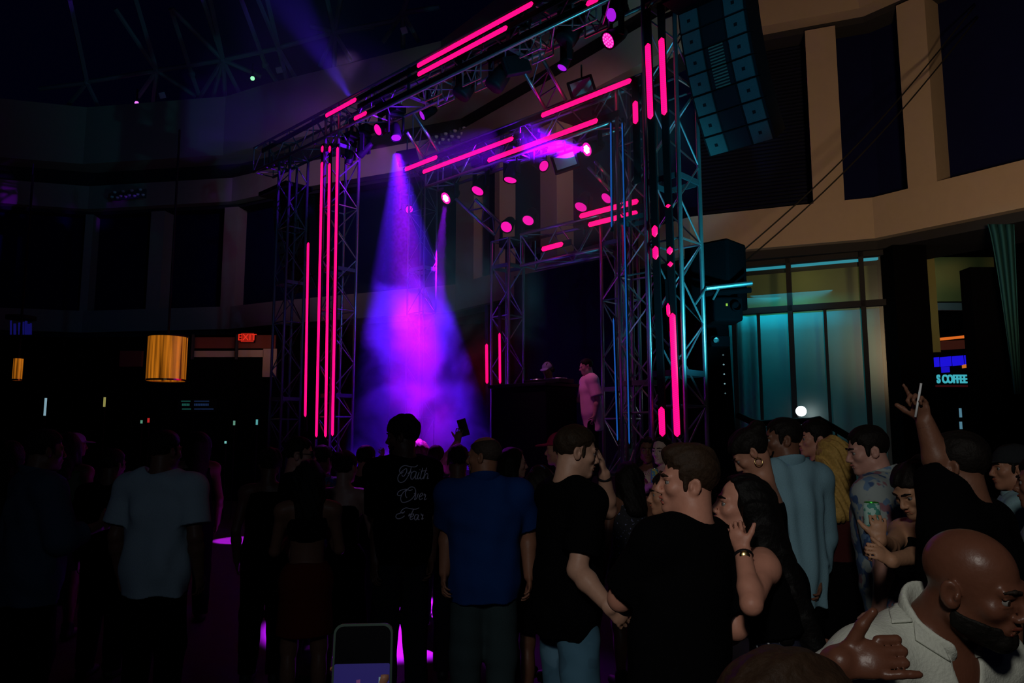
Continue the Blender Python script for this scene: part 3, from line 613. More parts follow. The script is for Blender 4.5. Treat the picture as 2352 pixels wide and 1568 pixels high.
# black pier, doorway, pale curtain at the right
a = at(2064, 900, 13.0); b = at(2142, 900, 13.0)
mb = MB(); mb.box(((a[0] + b[0]) / 2, 13.2, ZTOP / 2), (b[0] - a[0], .6, ZTOP)); struct(mb.build('wall_pier', M['drape']))
YS = 17.55
def shop_box(px0, py0, px1, py1, Y, m, name, lab, cat, dep=.1, slope=0):
    a = at(px0, py0, Y); b = at(px1, py1, Y); mb = MB(); dz = slope * (b[0] - a[0]) / 2
    vs = [(-(b[0] - a[0]) / 2, 0, (b[2] - a[2]) / 2 - dz), ((b[0] - a[0]) / 2, 0, (b[2] - a[2]) / 2 + dz), ((b[0] - a[0]) / 2, 0, -(b[2] - a[2]) / 2 + dz), (-(b[0] - a[0]) / 2, 0, -(b[2] - a[2]) / 2 - dz)]
    vs = vs + [(x, dep, z) for x, y, z in vs]
    mb.add(vs, [(0, 1, 2, 3), (7, 6, 5, 4), (0, 4, 5, 1), (1, 5, 6, 2), (2, 6, 7, 3), (3, 7, 4, 0)]); o = mb.build(name, m); o.location = tuple((a + b) / 2)
    if cat: tag(o, lab, cat)
    return o
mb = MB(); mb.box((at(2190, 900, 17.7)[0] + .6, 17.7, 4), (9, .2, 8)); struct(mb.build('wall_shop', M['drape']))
struct(shop_box(2118, 590, 2290, 692, 17.45, M['olive'], 'trim_20', '', None)); struct(shop_box(2118, 695, 2235, 712, 17.45, mat('ledge_grey', (.2, .24, .3), .8), 'trim_21', '', None))
lamp('shop_light', 'POINT', tuple(at(2170, 640, 16.3)), None, 7, (.7, 1, .8), .2)
shop_box(2142, 773, 2228, 779, YS, emis('orange_tube', (.85, .17, .02), .75), 'light_strip', 'orange light strip over the shop front', 'light strip', .05, .10)
shop_box(2145, 782, 2226, 802, YS, emis('dim_brown_glow', (.045, .010, .006), .6), 'fascia_board', 'dim brown glowing fascia board under the orange strip', 'fascia board', .05, .06)  # lit look of the board put in as emission
xs = [(2146, 2160), (2160, 2188), (2188, 2216), (2216, 2233)]
for k, (x0, x1) in enumerate(xs):
    shop_box(x0 + 1, 820 - (x0 - 2146) * .075, x1 - 1.5, 842 - (x0 - 2146) * .075, YS, emis('blue_panel%d' % k, (.012, .006, .72), .9), 'blue_screen', ['narrow leftmost bright blue panel over the coffee sign', 'second bright blue panel over the coffee sign', 'third bright blue panel over the coffee sign', 'last bright blue panel beside the amber light'][k], 'screen', .05, .09)
shop_box(2164, 842, 2182, 855, YS, emis('blue_panel_low', (.012, .006, .62), .8), 'blue_screen', 'small blue panel hanging lower than the others', 'screen', .05, .08)
shop_box(2212, 836, 2232, 844, YS, emis('amber_glow', (.75, .20, .02), .7), 'amber_light', 'small amber light under the last blue panel', 'light', .05, .12)
import mathutils
cu = bpy.data.curves.new('coffee_sign', 'FONT'); cu.body = 'S COFFEE'; cu.align_x = 'CENTER'; cu.align_y = 'CENTER'; cu.extrude = .02; cu.offset = .008
o = bpy.data.objects.new('coffee_sign', cu); C.objects.link(o); o.data.materials.append(emis('cyan_letters', (.05, .42, .5), .9)); a = at(2152, 871, YS); b = at(2221, 871, YS); cu.size = .27
o.location = tuple((a + b) / 2); o.rotation_euler = (PI / 2, 0, 0)
bpy.context.view_layer.update(); o.scale = ((b[0] - a[0]) / o.dimensions[0], 1, 1); tag(o, 'cyan lit letters reading S COFFEE through the doorway', 'sign')
o.scale.y = (at(2190, 861, YS)[2] - at(2190, 881, YS)[2]) / max(.01, o.dimensions[1]); to_mesh(o)
shop_box(2150, 884, 2234, 888, YS, emis('dim_red_line', (.05, .004, .006), .5), 'counter_light', 'dim red line of light below the coffee sign', 'light strip', .05)
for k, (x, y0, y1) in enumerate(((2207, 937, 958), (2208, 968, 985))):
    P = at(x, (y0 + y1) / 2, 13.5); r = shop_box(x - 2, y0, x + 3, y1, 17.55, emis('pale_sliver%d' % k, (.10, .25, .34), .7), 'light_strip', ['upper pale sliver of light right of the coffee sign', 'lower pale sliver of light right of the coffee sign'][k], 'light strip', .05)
a = at(2272, 530, 11.4); b = at(2345, 530, 11.4)
# swooping curtain
vs = []; nz, nx = 20, 40
for j in range(nz + 1):
    f_ = j / nz; py = 515 + (905 - 515) * f_; xl = 2268 + 62 * f_ ** .8; xr_ = 2330 + 16 * f_
    for i in range(nx + 1):
        q = at(xl + (xr_ - xl) * i / nx, py, 11.4 + .05 * math.sin(i / nx * 6.2 * 3.5 + .6 * f_)); vs.append(q)
c = np.mean(vs, 0); mb = MB(); mb.add([v - c for v in vs], [(j * (nx + 1) + i, j * (nx + 1) + i + 1, (j + 1) * (nx + 1) + i + 1, (j + 1) * (nx + 1) + i) for j in range(nz) for i in range(nx)])
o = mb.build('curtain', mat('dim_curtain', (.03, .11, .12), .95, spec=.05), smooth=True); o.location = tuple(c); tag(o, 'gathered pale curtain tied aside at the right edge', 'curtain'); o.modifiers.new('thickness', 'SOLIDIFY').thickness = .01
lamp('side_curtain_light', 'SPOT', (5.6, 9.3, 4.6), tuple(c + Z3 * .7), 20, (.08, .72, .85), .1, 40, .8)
a = at(2238, 800, 12.2); mb = MB(); mb.box((a[0] + .35, 12.3, 2.2), (.7, .3, 4.4)); struct(mb.build('trim_22', M['drape']))
mb = MB(); mb.box((9.9, 11.4, 2.45), (2.6, .3, 4.9)); struct(mb.build('wall_corner', M['drape']))

# ------------------------------------------------------------------ left: lobby openings, lamps, signs
YL = 20.0
lw = [((445, 775), (541, 800), 'brown'), ((547, 770), (634, 800), 'brown'), ((447, 806), (541, 820), 'tan'), ((549, 804), (606, 820), 'tan'), ((606, 801), (635, 866), 'tan'), ((278, 806), (326, 842), 'brown')]
for k, (p0, p1, m) in enumerate(lw):
    a = at(*p0, YL); b = at(*p1, YL); mb = MB(); mb.box(((a[0] + b[0]) / 2, YL, (a[2] + b[2]) / 2), (b[0] - a[0], .1, a[2] - b[2])); struct(mb.build('trim_%d' % (30 + k), M[m]))
lamp('lobby_glow', 'POINT', tuple(at(570, 790, 19.0)), None, 5.5, (1, .5, .38), .3)
lamp('lobby_glow_far', 'POINT', tuple(at(430, 800, 19.2)), None, 1.6, (1, .35, .2), .3)
for k, px in enumerate((443, 544)):
    a = at(px, 768, 19.8); b = at(px, 825, 19.8); mb = MB(); mb.box(((a[0] + b[0]) / 2, 19.8, (a[2] + b[2]) / 2), (.05, .08, a[2] - b[2])); struct(mb.build('trim_%d' % (40 + k), M['soffit']))
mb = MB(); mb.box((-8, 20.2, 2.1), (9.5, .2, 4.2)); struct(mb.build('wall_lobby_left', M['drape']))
# red exit sign
P = at(568, 775, 19.8); r = empty('exit_sign', P); tag(r, 'small glowing red exit sign over the dark lobby', 'sign'); w_ = at(582, 775, 19.8)[0] - at(553, 775, 19.8)[0]; h_ = at(568, 765, 19.8)[2] - at(568, 785, 19.8)[2]
mb = MB(); mb.box((0, .04, 0), (w_ + .04, .06, h_ + .04)); mb.build('case', M['black'], r)
mb = MB(); mb.box((0, .005, 0), (w_, .02, h_)); mb.build('lit_face', emis('exit_red', (.36, .012, .006), .75), r)
mb = MB(); mb.box((0, .17, 0), (.12, .24, .12)); mb.build('wall_bracket', M['black'], r)
cu = bpy.data.curves.new('letters', 'FONT'); cu.body = 'EXIT'; cu.align_x = 'CENTER'; cu.align_y = 'CENTER'; cu.size = h_ * 1.05; cu.extrude = .004
o = bpy.data.objects.new('letters', cu); C.objects.link(o); o.data.materials.append(emis('exit_letters', (.9, .03, .012), .8)); o.parent = r; o.location = (0, -.008, 0); o.rotation_euler = (PI / 2, 0, 0); to_mesh(o)
# amber drum lamp
am = emis('amber_shade', (.85, .25, .012), .6); nt = am.node_tree; b_ = nt.nodes['Principled BSDF']; tc = nt.nodes.new('ShaderNodeTexCoord'); n1 = nt.nodes.new('ShaderNodeTexNoise'); mp = nt.nodes.new('ShaderNodeMapping')
mp.inputs['Scale'].default_value = (9, 9, .25); nt.links.new(tc.outputs['Object'], mp.inputs[0]); nt.links.new(mp.outputs[0], n1.inputs['Vector']); n1.inputs['Scale'].default_value = 2.2; n1.inputs['Detail'].default_value = 3
cr = nt.nodes.new('ShaderNodeMapRange'); cr.inputs[1].default_value = .36; cr.inputs[2].default_value = .68; cr.inputs[3].default_value = .04; cr.inputs[4].default_value = .55; nt.links.new(n1.outputs['Fac'], cr.inputs[0]); nt.links.new(cr.outputs[0], b_.inputs['Emission Strength'])
def drum(px, py0, py1, wpx, Y, lab, strength=1):
    t = at(px, py0, Y); b = at(px, py1, Y); R_ = wpx / 2 * Y / FPX; h = t[2] - b[2]; r = empty('pendant_lamp', b); tag(r, lab, 'pendant lamp', 'amber pendant lamps')
    mb = MB(); n = 40; vs = []
    for k in range(n):
        th = 2 * PI * k / n; vs += [(R_ * math.cos(th), R_ * math.sin(th), 0), (R_ * math.cos(th), R_ * math.sin(th), h)]
    mb.add(vs, [(2 * k, 2 * ((k + 1) % n), 2 * ((k + 1) % n) + 1, 2 * k + 1) for k in range(n)]); mb.build('shade', am, r, True)
    for z in (0, h):
        mb = MB(); mb.lathe([(R_ - .01, z - .015), (R_ + .012, z - .015), (R_ + .012, z + .015), (R_ - .01, z + .015)], n=40); mb.build('ring', M['gold'] if z == 0 else M['black'], r)
    mb = MB(); mb.tube([(0, 0, h), (0, 0, h + 4)], .02, 6); mb.build('cord', M['black'], r)
    mb = MB(); [mb.tube([(0, 0, h), (R_ * math.cos(a), R_ * math.sin(a), h)], .012, 6) for a in (0, 2.1, 4.2)]; mb.build('spider', M['black'], r)
drum(381, 773, 873, 85, 14, 'big glowing amber drum lamp hanging at the left')
drum(39, 822, 872, 20, 16, 'narrow amber pendant lamp near the left edge')
r = empty('fringe_lamp', at(45, 770, 17)); tag(r, 'blue lit fringe lamp above the narrow amber lamp', 'pendant lamp')
for k, dx in enumerate((-20, -11, 1, 9, 15, 21, 26)):
    a = at(45 + dx, 736 + (k * 7) % 9, 17) - np.array(r.location); b = at(45 + dx, 768, 17) - np.array(r.location); mb = MB(); mb.tube([a, b], .018 + .008 * (k % 3), 6); mb.build('crystal_strand', emis('blue_strand%d' % k, (.006, .006, .12), .6), r)
mb = MB(); mb.lathe([(.0, .44), (.30, .44), (.30, .36), (.26, .36)], n=24); mb.build('ring', M['black'], r)
mb = MB(); mb.tube([(0, 0, .44), (0, 0, 4)], .015, 6); mb.build('cord', M['black'], r)
# menu board with unreadable lines
r = empty('menu_board', at(452, 931, 20.0)); tag(r, 'dim green and blue menu board behind the dark crowd', 'menu board'); a = at(412, 916, 20.0) - np.array(r.location); b = at(500, 946, 20.0) - np.array(r.location)
mb = MB(); mb.box((0, .04, 0), (b[0] - a[0], .05, a[2] - b[2])); mb.build('panel', M['black'], r); g1 = emis('menu_green', (.012, .09, .07), .7); g2 = emis('menu_blue', (.012, .03, .09), .6)
for (x0, x1, y, hh, m) in [(416, 437, 921, 2, g1), (446, 480, 921, 2, g2), (418, 438, 939, 2, g1), (446, 490, 939, 2, g2)] + [(418 + 3.6 * k, 420.4 + 3.6 * k, 929, 5, g1) for k in range(5)] + [(446 + 3.8 * k, 448.4 + 3.8 * k, 929, 5, g2) for k in range(9)]:
    p = at(x0, y - hh / 2, 20.0) - np.array(r.location); q = at(x1, y + hh / 2, 20.0) - np.array(r.location); mb = MB(); mb.box(((p[0] + q[0]) / 2, .006, (p[2] + q[2]) / 2), (q[0] - p[0], .01, p[2] - q[2])); mb.build('lit_line', m, r)
sl = [(104, 914, 954, (.25, .42, .5), 'upright pale sliver of light in the left darkness'), (240, 912, 934, (.30, .28, .08), 'tiny yellow flicker in the left darkness'), (341, 960, 970, (.5, .02, .02), 'tiny red light beside the menu board'),
      (590, 963, 975, (.1, .4, .4), 'tiny cyan sliver left of the far tower'), (518, 1013, 1018, (.2, .6, .55), 'pair of tiny cyan glints low at the left'), (538, 966, 976, (.12, .3, .22), 'tiny green glint beside the far lobby wall'), (325, 965, 972, (.1, .3, .2), 'tiny green glint beside the red light')]
for px, y0, y1, col, lab in sl:
    P = at(px, (y0 + y1) / 2, 15.5); h = (y1 - y0) / 2 * 15.5 / FPX; r = empty('small_light', P); tag(r, lab, 'light'); mb = MB(); mb.tube([(0, 0, -h), (0, 0, h)], .022, 8); mb.build('tube', emis('glint%d' % px, col, .8), r)
    mb = MB(); mb.tube([(0, .03, -h), (0, .03, -P[2] + .02)], .012, 6); mb.build('stand', M['black'], r)

# ------------------------------------------------------------------ beams of light and haze over the stage
B1 = HP[1]; ax1 = nrm(onp(960, 1010, PO.R + VS * .3, VS) - B1)
def beam(name, P, tgt, power, col, angle, blend=.3, size=.04):
    P = np.asarray(P); t = np.asarray(tgt); return lamp(name, 'SPOT', tuple(P + nrm(t - P) * .06), tuple(t), power, col, size, angle, blend)
T1 = B1 + ax1 * 5.5
beam('tall_beam', B1, T1, 10500, (.085, .006, 1), 28, .25)
beam('tall_beam_core', B1, T1 - US * .12, 12500, (.60, .0, .9), 17, 1)
beam('short_beam', HP[5], onp(1004, 640, PM.R + VS * .2, VS), 9000, (.24, .0, 1), 14, .6)
beam('side_beam', HP[9], onp(1100, 336, PM.R - VS * .2, VS), 19000, (.17, .0, 1), 44, .8)
beam('side_beam_core', HP[9], onp(1100, 340, PM.R - VS * .2, VS), 2600, (.6, .0, 1), 17, .9)
beam('floor_patch_far', (-3.6, 10.4, 6.8), floor_at(556, 1240), 24000, (.66, .015, 1), 7.5, .25)
beam('floor_patch_near', (-2.2, 9.8, 7.2), floor_at(890, 1430), 75000, (.56, .01, 1), 17, .3)
beam('dome_beam', onp(812, 236, PO.R, VS), at(560, -160, 15.5), 2400, (.08, .02, 1), 21, .9)
beam('crowd_rim', HP[0], (-.75, 6.9, 1.45), 900, (.55, .02, 1), 15, .6)
def haze(name, c, size, base, plume, label):
    hz = bpy.data.materials.new('haze'); hz.use_nodes = True; nt = hz.node_tree; nt.nodes.clear()
    out = nt.nodes.new('ShaderNodeOutputMaterial'); vol = nt.nodes.new('ShaderNodeVolumePrincipled'); tc = nt.nodes.new('ShaderNodeTexCoord')
    vol.inputs['Color'].default_value = (1, 1, 1, 1); vol.inputs['Anisotropy'].default_value = 0; vol.inputs['Density'].default_value = base
    nt.links.new(vol.outputs[0], out.inputs['Volume'])
    if plume:
        n1 = nt.nodes.new('ShaderNodeTexNoise'); n1.inputs['Scale'].default_value = .95; n1.inputs['Detail'].default_value = 4; n1.inputs['Distortion'].default_value = .6; nt.links.new(tc.outputs['Object'], n1.inputs['Vector'])
        r1 = nt.nodes.new('ShaderNodeMapRange'); r1.inputs[1].default_value = .47; r1.inputs[2].default_value = .62; r1.inputs[3].default_value = 0; r1.inputs[4].default_value = plume; nt.links.new(n1.outputs['Fac'], r1.inputs[0])
        sp = nt.nodes.new('ShaderNodeSeparateXYZ'); nt.links.new(tc.outputs['Object'], sp.inputs[0])
        r2 = nt.nodes.new('ShaderNodeMapRange'); r2.interpolation_type = 'SMOOTHSTEP'; r2.inputs[1].default_value = 5.0 - c[2]; r2.inputs[2].default_value = 3.6 - c[2]; r2.inputs[3].default_value = 0; r2.inputs[4].default_value = 1; nt.links.new(sp.outputs['Z'], r2.inputs[0])
        mu = nt.nodes.new('ShaderNodeMath'); mu.operation = 'MULTIPLY'; nt.links.new(r1.outputs[0], mu.inputs[0]); nt.links.new(r2.outputs[0], mu.inputs[1])
        ad = nt.nodes.new('ShaderNodeMath'); ad.operation = 'ADD'; ad.inputs[1].default_value = base; nt.links.new(mu.outputs[0], ad.inputs[0]); nt.links.new(ad.outputs[0], vol.inputs['Density'])
    mb = MB(); mb.box((0, 0, 0), size, (US, VS, Z3)); o = mb.build(name, hz); o.location = tuple(c); tag(o, label, 'haze', kind='stuff')
c = onstage(5.2, .72, 3.95); haze('haze', c, (2.95, 2.3, 5.6), .028, .60, 'tall plume of violet smoke and haze over the far half of the stage')
c = onstage(2.1, 1.25, 5.75); haze('haze', c, (2.3, 2.2, 2.2), .10, 0, 'thin violet haze in the sideways beam under the middle beam')
c = at(690, 60, 15.0); haze('haze', c, (4.6, 3.0, 5.4), .02, 0, 'faint blue haze rising toward the dome above the far tower')
# ------------------------------------------------------------------ people: blended body fields turned into one continuous skin each
F32 = np.float32
class Field:
    def __init__(s, lo, hi, h):
        s.lo = np.asarray(lo, float); s.h = h; s.n = np.ceil((np.asarray(hi) - s.lo) / h).astype(int) + 1
        s.v = np.full(s.n, 1.0, F32)
    def win(s, lo, hi):
        a = np.clip(np.floor((np.asarray(lo) - s.lo) / s.h).astype(int), 0, s.n - 1); b = np.clip(np.ceil((np.asarray(hi) - s.lo) / s.h).astype(int) + 1, 1, s.n)
        if np.any(b <= a): return None
        g = [(s.lo[i] + s.h * np.arange(a[i], b[i])).astype(F32) for i in range(3)]
        return (slice(a[0], b[0]), slice(a[1], b[1]), slice(a[2], b[2])), g[0][:, None, None], g[1][None, :, None], g[2][None, None, :]
    def add(s, pr, k=.02, sub=False):
        fn, lo, hi = pr; m = k + 3 * s.h; w_ = s.win(np.asarray(lo) - m, np.asarray(hi) + m)
        if w_ is None: return
        sl, X, Y, Zz = w_; d = fn(X, Y, Zz); a = s.v[sl]
        if sub: d = -d; hh = np.maximum(k - np.abs(a - d), 0) / k; s.v[sl] = np.maximum(a, d) + hh * hh * k * .25
        else: hh = np.maximum(k - np.abs(a - d), 0) / k; s.v[sl] = np.minimum(a, d) - hh * hh * k * .25
    def cut(s, p, n):      # keep the side n points away from
        g = [(s.lo[i] + s.h * np.arange(s.n[i])).astype(F32) for i in range(3)]
        d = (g[0][:, None, None] - p[0]) * n[0] + (g[1][None, :, None] - p[1]) * n[1] + (g[2][None, None, :] - p[2]) * n[2]
        s.v = np.maximum(s.v, d.astype(F32))
    def warp(s, fn):
        g = [(s.lo[i] + s.h * np.arange(s.n[i])).astype(F32) for i in range(3)]
        s.v = s.v + fn(g[0][:, None, None], g[1][None, :, None], g[2][None, None, :]).astype(F32)
    def mesh(s):
        v = s.v.copy(); v[0] = v[-1] = 1; v[:, 0] = v[:, -1] = 1; v[:, :, 0] = v[:, :, -1] = 1
        ins = v < 0; c = np.zeros(tuple(s.n - 1), np.int8)
        cs = [(i, j, k) for i in (0, 1) for j in (0, 1) for k in (0, 1)]
        n = s.n
        for i, j, k in cs: c += ins[i:n[0] - 1 + i, j:n[1] - 1 + j, k:n[2] - 1 + k]
        act = np.argwhere((c > 0) & (c < 8)); N = len(act)
        idx = np.full(tuple(s.n - 1), -1, np.int32); idx[act[:, 0], act[:, 1], act[:, 2]] = np.arange(N)
        val = np.stack([v[act[:, 0] + i, act[:, 1] + j, act[:, 2] + k] for i, j, k in cs], 1); co = np.array(cs, float)
        sm = np.zeros((N, 3)); cnt = np.zeros(N)
        for a in range(8):
            for b in range(a + 1, 8):
                if np.abs(co[a] - co[b]).sum() != 1: continue
                m = (val[:, a] < 0) != (val[:, b] < 0); t = val[m, a] / (val[m, a] - val[m, b])
                sm[m] += co[a] + t[:, None] * (co[b] - co[a]); cnt[m] += 1
        P = s.lo + s.h * (act + sm / np.maximum(cnt, 1)[:, None]); faces = []
        for ax in range(3):
            o = [slice(1, -1)] * 3; o[ax] = slice(0, -1); o2 = list(o); o2[ax] = slice(1, None)
            A = ins[tuple(o)]; B = ins[tuple(o2)]; e = np.argwhere(A != B); 
            if len(e) == 0: continue
            off = np.ones(3, int); off[ax] = 0; e = e + off; u_, v_ = [(1, 2), (2, 0), (0, 1)][ax]
            q = []
            for du, dv in ((1, 1), (0, 1), (0, 0), (1, 0)):
                cc = e.copy(); cc[:, u_] -= du; cc[:, v_] -= dv; q.append(idx[cc[:, 0], cc[:, 1], cc[:, 2]])
            q = np.stack(q, 1); fl = ~ins[e[:, 0], e[:, 1], e[:, 2]]; q[fl] = q[fl][:, ::-1]; faces.append(q)
        return P, np.concatenate(faces) if faces else np.zeros((0, 4), int)
def np_mesh(name, P, Fq, m, parent):
    me = bpy.data.meshes.new(name); me.vertices.add(len(P)); me.vertices.foreach_set('co', P.astype(F32).ravel())
    nf = len(Fq); me.loops.add(nf * 4); me.loops.foreach_set('vertex_index', Fq.astype(np.int32).ravel())
    me.polygons.add(nf); me.polygons.foreach_set('loop_start', np.arange(0, nf * 4, 4, dtype=np.int32))
    me.polygons.foreach_set('use_smooth', np.ones(nf, bool)); me.update(calc_edges=True); me.validate()
    o = bpy.data.objects.new(name, me); C.objects.link(o); me.materials.append(m)
    if parent is not None: o.parent = parent
    return o
def cone(a, b, ra, rb, flat=None, capa=False, capb=False):
    a = np.asarray(a, float); b = np.asarray(b, float); ab = b - a; L2 = float(ab @ ab) + 1e-12
    fx, fs = (None, 1) if flat is None else (nrm(flat[0]), flat[1])
    R_ = max(ra, rb) * max(1, fs)
    def fn(X, Y, Zz):
        x, y, z = X - F32(a[0]), Y - F32(a[1]), Zz - F32(a[2]); tt = (x * F32(ab[0]) + y * F32(ab[1]) + z * F32(ab[2])) / F32(L2); t = np.clip(tt, 0, 1)
        x = x - t * F32(ab[0]); y = y - t * F32(ab[1]); z = z - t * F32(ab[2])
        if fx is not None:
            c = (x * F32(fx[0]) + y * F32(fx[1]) + z * F32(fx[2])) * F32(1 / fs - 1); x = x + c * F32(fx[0]); y = y + c * F32(fx[1]); z = z + c * F32(fx[2])
        d = np.sqrt(x * x + y * y + z * z) - (F32(ra) + t * F32(rb - ra))
        if capb: d = np.maximum(d, (tt - 1) * F32(math.sqrt(L2)))
        if capa: d = np.maximum(d, -tt * F32(math.sqrt(L2)))
        return d
    return fn, np.minimum(a, b) - R_, np.maximum(a, b) + R_
def ell(c, r, R=None):
    c = np.asarray(c, float); r = np.asarray(r, float); R = np.eye(3) if R is None else np.asarray(R); m = r.max()
    def fn(X, Y, Zz):
        x, y, z = X - F32(c[0]), Y - F32(c[1]), Zz - F32(c[2]); k0 = 0; k1 = 0
        for i in range(3):
            q = x * F32(R[i, 0]) + y * F32(R[i, 1]) + z * F32(R[i, 2]); k0 = k0 + (q / F32(r[i])) ** 2; k1 = k1 + (q / F32(r[i] ** 2)) ** 2
        k0 = np.sqrt(k0); return k0 * (k0 - 1) / (np.sqrt(k1) + F32(1e-6))
    ext = np.sqrt(((R * r[:, None]) ** 2).sum(0)); return fn, c - ext, c + ext
def Rx(a): c, s = math.cos(a), math.sin(a); return np.array([[1, 0, 0], [0, c, -s], [0, s, c]])
def Ry(a): c, s = math.cos(a), math.sin(a); return np.array([[c, 0, s], [0, 1, 0], [-s, 0, c]])
def Rz(a): c, s = math.cos(a), math.sin(a); return np.array([[c, -s, 0], [s, c, 0], [0, 0, 1]])
class Xf:
    def __init__(s, R, t): s.R = R; s.t = np.asarray(t, float)
    def p(s, q): return s.R @ np.asarray(q, float) + s.t
    def d(s, q): return s.R @ np.asarray(q, float)
    def cone(s, a, b, ra, rb, flat=None, **k): return cone(s.p(a), s.p(b), ra, rb, None if flat is None else (s.d(flat[0]), flat[1]), **k)
    def ell(s, c, r, R=None): return ell(s.p(c), r, (np.eye(3) if R is None else R) @ s.R.T)
_sk = {}
def skin_mat(col, rough=.48):
    k = (col, rough)
    if k not in _sk:
        m = mat('skin', col, rough, 0, .10, .15, .3, 45); m.node_tree.nodes['Principled BSDF'].inputs['Subsurface Weight'].default_value = .0; _sk[k] = m
    return _sk[k]
def cloth_mat(col, rough=.9): 
    k = ('c', col, rough)
    if k not in _sk: _sk[k] = mat('cloth', col, 1.0, 0, .12, .25, .03, 160)
    return _sk[k]
def hair_mat(col):
    k = ('h', col)
    if k not in _sk:
        m = mat('hair', col, .6, 0, .45, .5, .12, 70); _sk[k] = m
    return _sk[k]
def print_mat(name, base, cols, scale=9, th=.52):
    m = mat(name, base, .85); nt = m.node_tree; b = nt.nodes['Principled BSDF']; tc = nt.nodes.new('ShaderNodeTexCoord'); prev = None
    for i, c in enumerate(cols):
        n = nt.nodes.new('ShaderNodeTexNoise'); n.inputs['Scale'].default_value = scale * (1 + .3 * i); n.inputs['Detail'].default_value = 2; mp = nt.nodes.new('ShaderNodeMapping'); mp.inputs['Location'].default_value = (i * 3.7, i * 1.9, i)
        nt.links.new(tc.outputs['Object'], mp.inputs[0]); nt.links.new(mp.outputs[0], n.inputs['Vector']); st = nt.nodes.new('ShaderNodeMapRange'); st.inputs[1].default_value = th + .03 * i; st.inputs[2].default_value = th + .03 * i + .03; nt.links.new(n.outputs['Fac'], st.inputs[0])
        x = nt.nodes.new('ShaderNodeMix'); x.data_type = 'RGBA'; x.inputs[7].default_value = (*c, 1); nt.links.new(st.outputs[0], x.inputs[0])
        if prev is None: x.inputs[6].default_value = (*base, 1)
        else: nt.links.new(prev, x.inputs[6])
        prev = x.outputs[2]
    nt.links.new(prev, b.inputs['Base Color']); return m
M['eye'] = mat('eye', (.20, .19, .18), .2); M['iris'] = mat('iris', (.02, .012, .008), .1); M['teeth'] = mat('teeth', (.8, .78, .7), .3); M['lip'] = mat('lip', (.32, .09, .08), .4)
def hand_prims(W, D, Nn, th=1, curl=.35, sz=1.0, thumb=None, fingers=None, a0=None, fr=1.0):
    D = nrm(D); Nn = nrm(np.asarray(Nn) - D * np.dot(Nn, D)); S = np.cross(Nn, D) * th; out = []
    out.append((cone(W - D * .01 * sz, W + D * .052 * sz, .027 * sz, .037 * sz, (Nn, .45)), .015))
    for i, (off, L, r) in enumerate(((.032, .074, .0082), (.0108, .084, .0084), (-.0108, .077, .0081), (-.031, .060, .0073))):
        r = r * fr; cu = curl if fingers is None or fingers[i] is None else fingers[i]; b = W + D * (.078 - .006 * (i == 3)) * sz + S * off * sz; ang = cu * (.55 if a0 is None else a0)
        for j, f_ in enumerate((.46, .31, .23)):
            ang2 = ang; d = D * math.cos(ang2) + Nn * math.sin(ang2) + S * off * 1.2 * max(0, 1 - cu); e = b + d * L * f_ * sz
            out.append((cone(b, e, r * (1 - .08 * j) * sz, r * (.95 - .09 * j) * sz), .0035)); b = e; ang += cu * (1.45, .95, .6)[j]
    td = nrm(D * .62 + S * .72 + Nn * .28) if thumb is None else nrm(thumb); b = W + D * .026 * sz + S * .026 * sz
    e = b + td * .048 * sz; t2 = nrm(td + D * .25 + Nn * .1 * (thumb is None)); out += [(cone(b, e, .0145 * sz, .0115 * sz), .012), (cone(e, e + t2 * .034 * sz, .0112 * sz, .0088 * sz), .006)]
    return out
